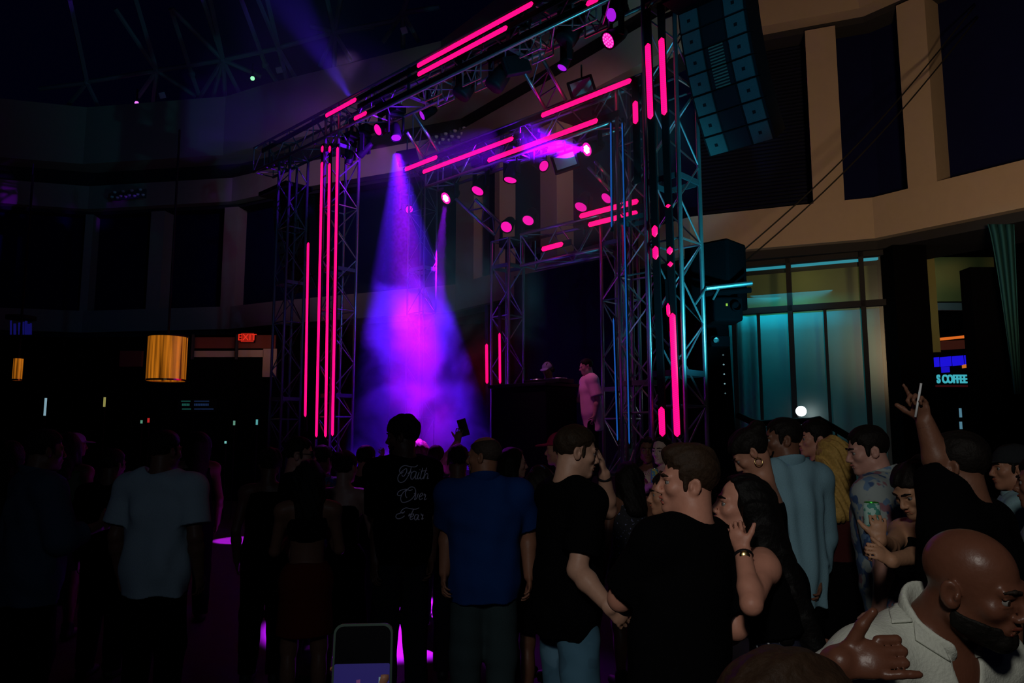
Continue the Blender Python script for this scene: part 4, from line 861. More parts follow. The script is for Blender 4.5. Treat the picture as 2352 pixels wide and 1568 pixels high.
def person(label, px, top, Y, yaw=0, hy=0, hp=0, hr=0, lean=0, side=0, sex='m', skin=(.42, .25, .17), hair='short', hcol=(.02, .014, .01), topk='tee', tcol=(.01, .01, .01), botk='pants', bcol=(.012, .012, .016),
           arms=(None, None), h=.009, group=None, sleeve=.58, hem=.84, fit=.014, wr=.003, zb=0, beard=None, smile=False, tmat=None, bmat=None, neck=.014, wide=1.0, hs=1.0, extra=None, rough=.48, hat=None, hatcol=None, hands=(None, None), vfold=0, collar=False, vneck=0, detail=False, build=1.0, X0=None):
    fem = sex == 'f'; yw = math.radians(yaw)
    U_ = Xf(Rx(-math.radians(lean)) @ Ry(math.radians(side)), (0, 0, 0)); piv = np.array([0, 0, .95]); U_ = Xf(U_.R, piv - U_.R @ piv)
    NB = U_.p((0, -.012, 1.50)); Hc = U_.p((0, .018, 1.632)); HR = Rz(math.radians(hy)) @ Rx(-math.radians(hp)) @ Ry(math.radians(hr))
    HX = Xf(HR * 1.0, Hc)
    topv = HX.p((0, -.012, .118)) ; toploc = Hc[2] + .118 * hs
    Wt = at(px, top, Y); s = (Wt[2] - zb) / (toploc + (.012 if hair in ('short', 'quiff', 'curly', 'long', 'bun', 'shoulder') or hat else 0)); hl = Rz(yw) @ Hc
    loc = np.array([Wt[0] - hl[0] * s, Y - hl[1] * s, zb])
    def w2l(p): return Rz(-yw) @ ((np.asarray(p) - loc) / s)
    def px2l(q): return w2l(at(*q))
    r = empty('person', loc, yw); tag(r, label, 'person', group)
    sh = (.170 if fem else .188) * wide; bl = build
    # joints
    def arm(i, spec):
        sg = -1 if i == 0 else 1      # 0 = left, 1 = right
        S0 = U_.p((sg * sh, -.005, 1.408))
        if spec is None: El = S0 + U_.d((sg * .055, -.035, -.285)); Wr = El + U_.d((sg * .0, .07, -.235)); 
        elif spec == 'fwd': El = S0 + U_.d((sg * .05, .06, -.28)); Wr = El + U_.d((-sg * .06, .22, .05))
        elif spec == 'up': El = S0 + U_.d((sg * .10, .10, .20)); Wr = El + U_.d((-sg * .03, .05, .25))
        elif spec == 'drink': El = S0 + U_.d((sg * .04, .12, -.25)); Wr = El + U_.d((-sg * .06, .13, .20))
        else:
            El, Wr = [px2l(q) if len(q) == 3 else np.array(q[:3]) for q in spec[:2]]
            d = El - S0; L = np.linalg.norm(d); El = S0 + d * (min(max(L, .22), .33) / L); d = Wr - El; L = np.linalg.norm(d); Wr = El + d * (min(max(L, .2), .29) / L)
        return S0, El, Wr
    A = [arm(0, arms[0]), arm(1, arms[1])]; ra = (.043 if fem else .052) * bl
    lg = []
    for sg in (-1, 1): lg.append((np.array([sg * .088, 0, .90]), np.array([sg * .10, .02, .49]), np.array([sg * .105, -.02, .085])))
    torso = []
    cx_ = 1.0 * bl
    if fem:
        torso = [U_.ell((0, 0, 1.31), (.135 * cx_, .10 * cx_, .19)), U_.cone((-.115, -.008, 1.435), (.115, -.008, 1.435), .046, .046), U_.ell((0, .0, 1.10), (.115 * cx_, .088 * cx_, .17)), U_.ell((0, -.008, .93), (.168 * cx_, .122 * cx_, .14)), U_.ell((-.066, .085, 1.28), (.062, .055, .062)), U_.ell((.066, .085, 1.28), (.062, .055, .062))]
    else:
        torso = [U_.ell((0, -.003, 1.31), (.168 * wide * cx_, .116 * cx_, .20)), U_.cone((-.135 * wide, -.012, 1.412), (.135 * wide, -.012, 1.412), .052, .052), U_.ell((0, .004, 1.09), (.148 * cx_, .112 * cx_, .18)), U_.ell((0, -.004, .94), (.160 * cx_, .116 * cx_, .13)), U_.cone((-.07, -.03, 1.445), (.07, -.03, 1.445), .05, .05)]
    nk = U_.cone((0, -.018, 1.46), (0, -.004, 1.575), .054 if not fem else .046, .053 if not fem else .044)
    # body
    pts = np.array([p for a in A for p in a] + [NB, Hc] + [p for l in lg for p in l]); lo = pts.min(0) - .26; hi = pts.max(0) + .26; lo[2] = -.03
    fb = Field(lo, hi, h / s)
    for t in torso: fb.add(t, .05)
    for hp_, kn, an in lg:
        fb.add(cone(hp_, kn, .086 * bl, .056 * bl), .04); fb.add(cone(kn, an, .055 * bl, .036), .03); fb.add(ell(kn * .6 + an * .4 + np.array([0, -.022, 0]), (.048, .05, .12)), .03)
        fb.add(cone(an + np.array([0, -.03, -.04]), an + np.array([0, .15, -.055]), .036, .028), .03)
    for i, (S0, El, Wr) in enumerate(A):
        fb.add(ell(S0, (.062 * bl, .06 * bl, .06 * bl)), .05); fb.add(cone(S0, El, ra * 1.08, ra * .82), .03); fd = nrm(Wr - El); mid = El + (Wr - El) * .3
        fb.add(cone(El, mid, ra * .82, ra * .86), .02); fb.add(cone(mid, Wr, ra * .86, .029 * bl), .02)
        hd = hands[i] or {}; D = fd if 'dir' not in hd else np.array(Rz(-yw) @ np.asarray(hd['dir'])); sg = -1 if i == 0 else 1
        Nn = (Rz(-yw) @ np.asarray(hd['normal'])) if 'normal' in hd else U_.d((-sg, .15, 0)); th = hd.get('th', sg)
        tm = None if 'thumb' not in hd else Rz(-yw) @ np.asarray(hd['thumb'])
        for pr, k in hand_prims(Wr, D, Nn, th if 'th' in hd else (1 if sg < 0 else -1), hd.get('curl', .45), hd.get('sz', 1.0 if not fem else .9), tm, hd.get('fingers'), hd.get('a0'), hd.get('fr', 1.0)): fb.add(pr, k)
    fb.add(nk, .035); fb.add(cone(NB + U_.d((0, -.015, .0)), HX.p((0, -.03, -.045)), .056 if not fem else .047, .052 if not fem else .043), .03)
    H = lambda *a, **k: HX.ell(*a, **k)
    for pr, k in [(HX.ell((0, -.012, .035), (.075, .096, .083)), .02), (HX.ell((0, .022, -.028), (.060, .068, .082)), .03), (HX.cone((-.047, .0, -.062), (-.012, .066, -.096), .021, .018), .025), (HX.cone((.047, .0, -.062), (.012, .066, -.096), .021, .018), .025), (HX.ell((0, .074, -.098), (.021, .015, .015)), .015),
                  (HX.ell((-.042, .062, -.024), (.019, .018, .016)), .025), (HX.ell((.042, .062, -.024), (.019, .018, .016)), .025), (HX.cone((-.042, .078, .020), (-.010, .088, .016), .009, .009), .014), (HX.cone((.042, .078, .020), (.010, .088, .016), .009, .009), .014)]:
        fb.add(pr, k)
    for sg in (-1, 1):
        fb.add(HX.ell((sg * .033, .096, -.001), (.019, .015, .010)), .010, True); fb.add(HX.cone((sg * .019, .0885, .0092), (sg * .046, .0815, .0082), .0036, .0034), .003); fb.add(HX.cone((sg * .020, .0865, -.0110), (sg * .045, .081, -.0095), .0032, .003), .003)
    for pr, k in [(HX.cone((0, .088, .012), (0, .108, -.030), .0075, .0105), .010), (HX.ell((0, .108, -.034), (.0125, .0115, .0105)), .006), (HX.ell((-.013, .098, -.038), (.0085, .011, .008)), .006), (HX.ell((.013, .098, -.038), (.0085, .011, .008)), .006), (HX.ell((0, .082, -.064), (.030, .016, .018)), .012)]: fb.add(pr, k)
    if smile: fb.add(HX.ell((0, .098, -.068), (.024, .012, .006)), .004, True)
    else: fb.add(HX.cone((-.022, .092, -.0655), (.022, .092, -.0655), .0022, .0022), .003, True) if h < .007 else None
    for sg in (-1, 1):
        Re = Rz(sg * .30) @ Rx(.18); fb.add(HX.ell((sg * .081, -.010, -.008), (.009, .021, .033), Re.T), .006); fb.add(HX.ell((sg * .090, -.004, -.004), (.009, .0125, .021), Re.T), .004, True)
        fb.add(HX.ell((sg * .083, .004, -.010), (.006, .005, .008)), .004)
    P, Fq = fb.mesh(); np_mesh('body', P * s, Fq, skin_mat(skin, rough), r)
    # hair, brows, eyes
    hm = hair_mat(hcol)
    def sub(name, build_fn, lo, hi, hh, m, wfn=None, label=None):
        f = Field(lo, hi, hh / s); build_fn(f)
        if wfn is not None: f.warp(wfn)
        P, Fq = f.mesh()
        if len(P) == 0: return None
        o = np_mesh(name, P * s, Fq, m, r)
        if label: o['label'] = label
        return o
    hb = (Hc - .19, Hc + .19); hh = max(.0035, min(h * .8, .009))
    rng = np.random.RandomState(int(px * 7 + top) % 9999); ph = rng.rand(8) * 6.28
    def strands(a, f=90):
        v1, v2, v3 = HX.d((1, 0, .2)), HX.d((.3, 1, .2)), HX.d((0, .3, 1))
        def fn(X, Y_, Zz):
            u1 = X * v1[0] + Y_ * v1[1] + Zz * v1[2]; u2 = X * v2[0] + Y_ * v2[1] + Zz * v2[2]; u3 = X * v3[0] + Y_ * v3[1] + Zz * v3[2]
            return a * (np.sin(u1 * f + ph[0] + 2 * np.sin(u2 * 23)) * np.sin(u2 * f * .31 + ph[1]) + .6 * np.sin(u1 * f * 1.9 + u3 * 31 + ph[2]))
        return fn
    def hairline(f, a=.73, b=.006):      # trims hair away from the face and below the nape
        n = HX.d(nrm((0, a, -1))); p = HX.p((0, 0, b)); f.cut(p, n)
    if hair in ('short', 'quiff', 'buzz', 'curly', 'crop'):
        t = {'short': .012, 'quiff': .010, 'buzz': .004, 'curly': .024, 'crop': .007}[hair]
        def bf(f):
            nz = strands(.010, 130)
            def lay(pr, a, b):      # one layer of hair, kept above a sloping ragged hairline
                fn, l, u = pr; n = HX.d(nrm((0, a, -1))); q = HX.p((0, 0, b))
                return (lambda X, Y_, Zz: np.maximum(fn(X, Y_, Zz), ((X - F32(q[0])) * F32(n[0]) + (Y_ - F32(q[1])) * F32(n[1]) + (Zz - F32(q[2])) * F32(n[2])) * F32(.8) + nz(X, Y_, Zz))), l, u
            cu_ = hair == 'curly'
            f.add(lay(HX.ell((0, -.0135, .034), (.0782, .0985, .0845)), .80, -.004 if not cu_ else -.02), .004)
            for sg in (-1, 1): f.add(HX.ell((sg * .0725, .022, .004), (.0065, .011, .030)), .006)
            f.add(lay(HX.ell((0, -.010, .046), (.0765 + t * .45, .0965 + t * .55, .076 + t)), .66, .022 if not cu_ else -.008), .012)
            if hair == 'quiff': f.add(HX.ell((.006, .050, .100), (.052, .046, .030)), .03); f.add(HX.ell((0, -.015, .108), (.056, .066, .026)), .03)
        sub('hair', bf, *hb, hh, hm, strands(.0022 if hair != 'curly' else .006, 90 if hair != 'curly' else 140))
    elif hair == 'balding':
        def bf(f):
            f.add(HX.ell((0, -.012, .034), (.0795, .1, .086)), .01); hairline(f, .73, .004); f.add(HX.ell((0, .015, .118), (.056, .085, .052)), .01, True)
        sub('hair', bf, *hb, hh, hm)
    elif hair in ('long', 'shoulder', 'bun', 'bob'):
        Ld = {'long': .42, 'shoulder': .20, 'bun': .0, 'bob': .12}[hair]
        def bf(f):
            f.add(HX.ell((0, -.014, .038), (.088, .110, .092)), .01)
            if hair == 'bun': f.add(HX.ell((0, -.105, .075), (.048, .045, .045)), .015); hairline(f, .78, -.006)
            else:
                n = HX.d(nrm((0, 1, -.55))); f.cut(HX.p((0, .026 if hair == 'long' else .040, .03)), n)
                b0 = HX.p((0, -.06, .0)); e = U_.p((0, -.125, 1.50 - Ld)); xd = HX.d((1, 0, 0)); f.add(cone(b0, e, .075, .055, (xd, 1.55)), .05)
                for sg in (-1, 1): f.add(cone(HX.p((sg * .070, -.012, .01)), U_.p((sg * .105, -.03 if Ld > .3 else -.02, 1.50 - Ld * .85)), .034, .03), .04)
        b0 = np.minimum(hb[0], U_.p((-.22, -.26, 1.36 - Ld))); b1 = np.maximum(hb[1], U_.p((.22, .1, 1.5)))
        sub('hair', bf, b0, b1, max(hh, .005), hm, strands(.004 if hair != 'shoulder' else .009, 75))
    if hat == 'cap':
        hm2 = hatcol if not isinstance(hatcol, tuple) else cloth_mat(hatcol)
        def bf(f):
            f.add(HX.ell((0, -.012, .045), (.088, .108, .09)), .01); f.cut(HX.p((0, 0, .030)), HX.d((0, 0, -1))); f.add(HX.ell((0, .12, .034), (.068, .075, .010), Rx(.12)), .01)
        sub('cap', bf, Hc - .24, Hc + .24, hh, hm2)
    elif hat == 'bandana':
        hm2 = hatcol if not isinstance(hatcol, tuple) else cloth_mat(hatcol)
        def bf(f): f.add(HX.ell((0, -.012, .040), (.086, .106, .090)), .01); f.cut(HX.p((0, 0, .022)), HX.d(nrm((0, .25, -1))))
        sub('bandana', bf, *hb, hh, hm2)
    if h < .0095:
        for sg in (-1, 1):
            mb = MB(); c = HX.p((sg * .032, .0762, -.001)) * s; ax = basis(HX.d((sg * .12, 1, 0)))
            mb.lathe([(0, -.0115 * s)] + [(.0115 * s * math.sin(a), -.0115 * s * math.cos(a)) for a in np.linspace(.3, PI - .01, 9)], c, ax, 14); e = mb.build('eye', M['eye'], r, True)
            mb = MB(); mb.lathe([(.0058 * s, .0100 * s), (.004 * s, .0113 * s), (0, .0118 * s)], c, ax, 12); mb.build('iris', M['iris'], e, True)
            def bf(f, sg=sg): f.add(HX.cone((sg * .050, .0815, .0235), (sg * .032, .0945, .0265), .0032, .0046), .004); f.add(HX.cone((sg * .032, .0945, .0265), (sg * .013, .0985, .0225), .0046, .0042), .004)
            sub('eyebrow', bf, Hc - .14, Hc + .14, .003, hm)
        def bf(f): f.add(HX.cone((-.020, .090, -.0605), (0, .0985, -.0595), .0035, .005), .004); f.add(HX.cone((.020, .090, -.0605), (0, .0985, -.0595), .0035, .005), .004); f.add(HX.cone((-.018, .090, -.073 - .004 * smile), (.018, .090, -.073 - .004 * smile), .0045, .0045), .004)
        lm = skin_mat(tuple(c * k for c, k in zip(skin, (.85, .5, .5)))); sub('lips', bf, Hc - .14, Hc + .14, .003, lm)
        if smile:
            mb = MB(); 
            for a in np.linspace(-.34, .34, 8):
                mb.box(HX.p((.058 * math.sin(a), .036 + .054 * math.cos(a), -.066)) * s, (.0052 * s, .004 * s, .0075 * s), (HX.d((math.cos(a), -math.sin(a), 0)), HX.d((math.sin(a), math.cos(a), 0)), HX.d((0, 0, 1))))
            mb.build('teeth', M['teeth'], r)
    if beard:
        tb, bc = beard
        def bf(f):
            f.add(HX.ell((0, .020, -.030), (.0605 + tb, .069 + tb, .0835 + tb)), .02); f.add(HX.cone((-.047, .0, -.062), (-.012, .066, -.096), .021 + tb, .018 + tb), .02); f.add(HX.cone((.047, .0, -.062), (.012, .066, -.096), .021 + tb, .018 + tb), .02); f.add(HX.ell((0, .074, -.098), (.021 + tb, .015 + tb, .015 + tb)), .015)
            n = HX.d(nrm((0, .25, 1))); f.cut(HX.p((0, .05, -.056)), n); f.cut(HX.p((0, -.012, 0)), HX.d((0, -1, 0)))
        sub('beard', bf, *hb, max(.003, hh), hair_mat(bc), strands(.0012, 160))
    # clothes
    wv = [(nrm(rng.randn(3) * np.array([1, 1, .45])), 18 + 40 * rng.rand(), rng.rand() * 6.28) for _ in range(6)]
    if vfold: wv = [(nrm(rng.randn(3) * np.array([1, 1, .10])), 34 + 34 * rng.rand(), rng.rand() * 6.28) for _ in range(6)]
    def wrinkle(a):
        def fn(X, Y_, Zz):
            o = 0
            for d, f, p in wv: o = o + np.sin(f * (X * d[0] + Y_ * d[1] + Zz * d[2]) + p + (1.3 if not vfold else .5) * np.sin(7 * Zz + p))
            return a * o * .5
        return fn
    def tpr(inf):      # the torso again, a little larger
        if fem: return [U_.ell((0, 0, 1.31), (.135 * cx_ + inf, .10 * cx_ + inf, .19)), U_.cone((-.115, -.008, 1.435), (.115, -.008, 1.435), .046 + inf, .046 + inf), U_.ell((0, 0, 1.10), (.115 * cx_ + inf, .088 * cx_ + inf, .17)), U_.ell((0, -.008, .93), (.168 * cx_ + inf, .122 * cx_ + inf, .14 + inf)), U_.ell((-.066, .085, 1.28), (.062 + inf,) * 3), U_.ell((.066, .085, 1.28), (.062 + inf,) * 3)]
        return [U_.ell((0, -.003, 1.31), (.168 * wide * cx_ + inf, .116 * cx_ + inf, .20)), U_.cone((-.135 * wide, -.012, 1.412), (.135 * wide, -.012, 1.412), .052 + inf, .052 + inf), U_.ell((0, .004, 1.09), (.148 * cx_ + inf, .112 * cx_ + inf, .18)), U_.ell((0, -.004, .94), (.160 * cx_ + inf, .116 * cx_ + inf, .13 + inf)), U_.cone((-.07, -.03, 1.445), (.07, -.03, 1.445), .05 + inf, .05 + inf)]
    UP = U_.d((0, 0, 1)); th_ = h * 1.0
    plo = np.minimum(lo, 0) ; 
    tm_ = tmat or cloth_mat(tcol)
    if topk:
        def bf(f):
            tp = tpr(fit)
            if topk in ('tee', 'shirt', 'tank', 'dress'):
                for t in tp: f.add(t, .06)
                rr = (.128 if fem else .145) * cx_ + fit; f.add(U_.cone((0, 0, 1.24), (0, -.004, hem - .06), rr * .80, rr * .84, ((1, 0, 0), 1.32)), .07)
                f.cut(U_.p((0, 0, hem)), -UP)
                if topk in ('tank', 'dress'): f.cut(U_.p((0, 0, 1.42)), UP)
            elif topk in ('crop', 'tube'):
                for t in tp: f.add(t, .05)
                f.cut(U_.p((0, 0, hem)), -UP); f.cut(U_.p((0, 0, 1.36)), UP)
            if wr: f.warp(wrinkle(wr))
            if topk in ('tee', 'shirt'):
                for i, (S0, El, Wr) in enumerate(A):
                    f.add(ell(S0 + UP * .002, (.064 * bl + fit, .062 * bl + fit, .062 * bl + fit)), .05)
                    sl = min(sleeve, 1.0); e = S0 + (El - S0) * sl; f.add(cone(S0, e, ra * 1.1 + fit, ra * .98 + fit + .012, capb=sleeve <= 1), .03)
                    if sleeve > 1: e2 = El + (Wr - El) * (sleeve - 1); f.add(cone(El, e2, ra * .9 + fit, .036 + fit, capb=True), .03)
                f.add(cone(U_.p((0, -.022, 1.478)), U_.p((0, .004, 1.62)), (.056 if not fem else .050) + neck, (.062 if not fem else .055) + neck + .05), .012, True)
                if vneck: f.add(U_.cone((0, .14, 1.47), (0, .15, 1.47 - vneck), .055, .004, ((0, 1, 0), 2.2)), .01, True)
        sub({'dress': 'dress', 'tank': 'tank_top', 'shirt': 'shirt', 'tee': 'tee_shirt', 'crop': 'crop_top', 'tube': 'crop_top'}[topk], bf, lo, hi, h, tm_)
        if collar:
            def bf(f):
                nn = 44
                for k in range(nn):
                    a0 = PI * 2 * k / nn + .0; a1 = PI * 2 * (k + 1) / nn
                    if vneck and (abs(a0 - PI / 2) < .5): continue
                    rr = (.062 if not fem else .055) + neck; q = lambda a: U_.p((rr * math.cos(a), -.015 + rr * math.sin(a) * 1.05, 1.490 - .022 * math.sin(a)))
                    f.add(cone(q(a0), q(a1), .006, .006, (U_.d((math.cos(a0) * .35, math.sin(a0) * .35, 1)), 3.4)), .02)
            sub('collar', bf, NB - .2, NB + .2, min(h, .005), tm_)
    bm_ = bmat or cloth_mat(bcol)
    wz = max(hem + .04, 1.0) if topk not in ('crop', 'tube', None) else 1.04
    def bf(f):
        if botk in ('pants', 'shorts'):
            for t in tpr(.012)[2:4]: f.add(t, .04)
            f.cut(np.array([0, 0, wz + .02]), np.array([0, 0, 1.]))
            for hp_, kn, an in lg:
                f.add(cone(hp_, kn, .100 * bl, .086 * bl), .04)
                if botk == 'pants': f.add(cone(kn, an + np.array([0, 0, -.02]), .086 * bl, .068, capb=True), .03)
                else: f.add(cone(kn, kn - np.array([0, 0, .03]), .074, .076, capb=True), .02)
            f.warp(wrinkle(.0025))
        else:
            z1 = .45 if botk == 'long_skirt' else .58
            for t in tpr(.010)[2:4]: f.add(t, .04)
            f.add(cone((0, -.005, .95), (0, 0, z1), .135 * cx_, .155 if botk == 'skirt' else .17, (np.array([1., 0, 0]), 1.22)), .05); f.cut(np.array([0, 0, wz + .02]), np.array([0, 0, 1.])); f.cut(np.array([0, 0, z1]), np.array([0, 0, -1.])); f.warp(wrinkle(.003))
    sub({'pants': 'trousers', 'shorts': 'shorts', 'skirt': 'skirt', 'long_skirt': 'skirt'}[botk], bf, np.array([-.36, -.32, -.03]), np.array([.36, .32, 1.2]), max(h, .008), bm_)
    for sg, (hp_, kn, an) in zip((-1, 1), lg):
        def bf(f, an=an): f.add(cone(an + np.array([0, -.035, -.045]), an + np.array([0, .16, -.055]), .046, .036), .03); f.add(cone(an, an + np.array([0, 0, .03]), .05, .05), .02); f.cut(np.array([0, 0, .002]), np.array([0, 0, -1.]))
        sub('shoe', bf, an - np.array([.12, .2, .12]), an + np.array([.12, .3, .14]), max(h, .010), M['dark'])
    r['_s'] = 1
    del r['_s']
    return dict(root=r, s=s, HX=HX, U=U_, A=A, w2l=w2l, loc=loc, yw=yw, Hc=Hc)
from mathutils.bvhtree import BVHTree
def wlocal(pr, p):      # body units -> the person's own metres
    return np.asarray(p) * pr['s']
def ring_on(pr, name, p, axis, R_, rt, m, n=22, label=None):
    ax = basis(axis); c = wlocal(pr, p); pts = [c + (ax[0] * math.cos(a) + ax[1] * math.sin(a)) * R_ for a in np.linspace(0, 2 * PI, n + 1)]
    mb = MB(); mb.tube(pts, rt, 6, cap=False); o = mb.build(name, m, pr['root'], True)
    if label: o['label'] = label
    return o
def to_world(pr, p): return Rz(pr['yw']) @ (np.asarray(p) * pr['s']) + pr['loc']

def patch(pr, obj, poly, m, name, off=.006, thick=.004, step=5.0):
    """a piece of doubled cloth lying on a garment: found where sight lines through its outline meet the cloth"""
    bpy.context.view_layer.update(); me = obj.data; bv = BVHTree.FromPolygons([v.co[:] for v in me.vertices], [p.vertices[:] for p in me.polygons]); eye = Rz(-pr['yw']) @ (_E - pr['loc'])
    c = np.mean(poly, 0); vs = []; fs = []; N, K = 10, 8; P_ = []
    n = len(poly); per = [np.array(poly[i]) + (np.array(poly[(i + 1) % n]) - np.array(poly[i])) * t / N for i in range(n) for t in range(N)]
    for k in range(K + 1):
        for q in per:
            z = c + (q - c) * (k / K); d = Rz(-pr['yw']) @ ray(*z); hit = bv.ray_cast(Vector(eye), Vector(nrm(d)))
            P_.append(None if hit[0] is None else np.array(hit[0]) + np.array(hit[1]) * off)
    L = len(per)
    for k in range(K):
        for i in range(L):
            q = (k * L + i, k * L + (i + 1) % L, (k + 1) * L + (i + 1) % L, (k + 1) * L + i)
            if all(P_[j] is not None for j in q) and max(np.linalg.norm(P_[q[0]] - P_[q[2]]), np.linalg.norm(P_[q[1]] - P_[q[3]])) < .05: fs.append(q)
    par = {}
    def root_(j):
        while par.setdefault(j, j) != j: j = par[j]
        return j
    for q in fs:
        for j in q[1:]: par[root_(j)] = root_(q[0])
    if fs:
        rs = [root_(q[0]) for q in fs]; big = max(set(rs), key=rs.count); fs = [q for q, t in zip(fs, rs) if t == big]
    good = sorted({j for q in fs for j in q}); mp = {j: i for i, j in enumerate(good)}
    if not fs: return None
    mb = MB(); mb.add([P_[j] for j in good], [tuple(mp[j] for j in q) for q in fs]); o = mb.build(name, m, obj, True); o.modifiers.new('thickness', 'SOLIDIFY').thickness = thick; return o
# ------------------------------------------------------------------ the crowd
SK_L = (.50, .225, .155); SK_M = (.36, .16, .095); SK_T = (.29, .125, .072); SK_D = (.11, .048, .03); SK_B = (.17, .073, .044)
BLK = (.0025, .0025, .003); HBK = (.008, .006, .005); HBR = (.030, .017, .010)
GR = 'dancers facing the stage'
# --- foreground man in a pale open-collared shirt
arm_r = ((1850, 1640, 1.48), (1920, 1534, 1.37))
bald = person(
    'person with a shaved head in a pale open collared shirt, hand raised with thumb up', 2226, 1217, 1.55, yaw=-160, hy=16, hp=12, hr=6, lean=25, side=-4, skin=(.115, .043, .025), hair=None, topk='shirt', tcol=(.48, .50, .44),
    arms=(None, arm_r), hands=({}, dict(dir=(.86, -.25, .16), normal=(-.12, .75, -.45), curl=1.35, a0=.2, thumb=(.40, -.25, .88), fingers=(None, None, None, .12), sz=1.0, fr=1.22)), h=.0037, sleeve=.75, fit=.016, wr=.004, collar=True, vneck=.13, beard=(.006, (.006, .005, .004)), rough=.36, build=1.06)
shirt = [o for o in bald['root'].children if o.name.startswith('shirt')][0]; lm = cloth_mat((.48, .50, .44))
for pl in ([(2037, 1352), (2085, 1326), (2098, 1394), (2100, 1430), (2048, 1434)], [(2098, 1396), (2145, 1450), (2180, 1520), (2101, 1471), (2098, 1432)], [(2184, 1524), (2214, 1482), (2262, 1503)]): patch(bald, shirt, pl, lm, 'lapel')
# --- grinning man in a black tee, and the long-haired woman beside him
grin = person('person in a plain black tee looking back over the shoulder and grinning', 1578, 1022, 2.62, yaw=34, hy=54, hp=-2, hr=-6, lean=0, side=8, skin=SK_L, hair='quiff', hcol=HBR, tcol=BLK, botk='pants', bcol=(.10, .13, .17), arms=(((1425, 1375, 2.62), (1480, 1400, 2.86)), ((1690, 1440, 2.62), (1640, 1470, 2.86))), h=.005, sleeve=.80, hem=.80, fit=.020, wr=.004, smile=True, wide=.85, build=1.0)
lady = person('person with long straight black hair leaning close, wearing a wristwatch', 1700, 1086, 2.74, yaw=78, hy=12, hp=-10, hr=-4, lean=10, sex='f', skin=SK_L, hair='long', hcol=(.004, .0035, .0035), topk='tank', tcol=BLK, hem=1.15, botk='skirt', bmat=None, bcol=(.02, .022, .04), arms=(((1726, 1388, 2.40), (1706, 1264, 2.54)), ((1850, 1420, 3.1), (1790, 1470, 3.0))), hands=(dict(dir=(-.35, .12, .93), normal=(.5, .8, .1), curl=1.0), {}), h=.005, fit=.006, wr=.0015)
S0, El, Wr = lady['A'][0]; wd = nrm(Wr - El)
ring_on(lady, 'watch_strap', Wr - wd * .022, wd, .029 * lady['s'] * .98, .0065, M['black'])
ax = basis(Rz(-lady['yw']) @ np.array([-.15, -1, .1])); mb = MB(); mb.lathe([(0, .006), (.013, .006), (.0165, .002), (.0165, -.004)], wlocal(lady, Wr - wd * .022) + ax[2] * .031 * lady['s'], ax, 20); mb.build('watch_face', M['gold'], lady['root'], True)
# pearl studs on the dark skirt waist
sk = [o for o in lady['root'].children if o.name.startswith('skirt')][0]
from mathutils.bvhtree import BVHTree
def stick(pr, obj, pts, fn, m, name, single=True):
    """press small shapes on to an object where sight lines from a place in front of it land"""
    bpy.context.view_layer.update(); me = obj.data; bv = BVHTree.FromPolygons([v.co[:] for v in me.vertices], [p.vertices[:] for p in me.polygons]); mb = MB(); n = 0
    eye = Rz(-pr['yw']) @ (_E - pr['loc'])
    for q in pts:
        d = Rz(-pr['yw']) @ ray(*q); hit = bv.ray_cast(Vector(eye), Vector(nrm(d)))
        if hit[0] is None: continue
        fn(mb, np.array(hit[0]), np.array(hit[1]), n); n += 1
    if n: return mb.build(name, m, obj, True)
studs = [(1700 + 26 * i + 13 * (j % 2), 1426 + 20 * j - 5 * i + (i % 2) * 3) for i in range(5) for j in range(4)]
stick(lady, sk, studs, lambda mb, p, n, k: mb.lathe([(0, .0035), (.0032, .0025), (.0048, -.001)], p, basis(n), 10), M['white'], 'pearl_studs')
# --- man with his hand to his face
face = person('person in black tee and blue jeans holding a hand to the face', 1322, 980, 3.62, yaw=-66, hy=-16, hp=8, lean=3, skin=(.47, .26, .18), hair='crop', hcol=(.022, .013, .007), tcol=BLK, bmat=print_mat('blue_denim', (.06, .16, .24), [(.09, .20, .29), (.05, .13, .20)], 5), arms=(((1396, 1172, 3.9), (1388, 1088, 3.78)), ((1326, 1308, 3.36), (1402, 1396, 3.22))), hands=(dict(dir=(-.22, -.15, .95), normal=(-.9, .2, -.2), curl=.5), dict(dir=(.66, .2, -.6), curl=.9)), h=.0055, hem=.80, sleeve=.78, fit=.02, wr=.004, wide=1.0)
S0, El, Wr = face['A'][0]; ring_on(face, 'wristband', Wr - nrm(Wr - El) * .02, Wr - El, .029 * face['s'], .008, M['black'])
hb_ = face
# --- blue shirt man
blue = person('person in a royal blue short sleeved shirt with balding cropped hair', 1112, 1003, 4.45, yaw=8, hy=62, skin=SK_T, hair='balding', hcol=(.05, .035, .028), tcol=(.009, .040, .17), bcol=(.035, .055, .06), arms=(((1030, 1210, 4.5), (1018, 1345, 4.3)), ((1212, 1215, 4.55), (1216, 1335, 4.4))), h=.006, hem=.80, sleeve=.86, fit=.024, wr=.004, wide=1.10, build=1.12, collar=True, beard=(.002, (.05, .035, .03)))
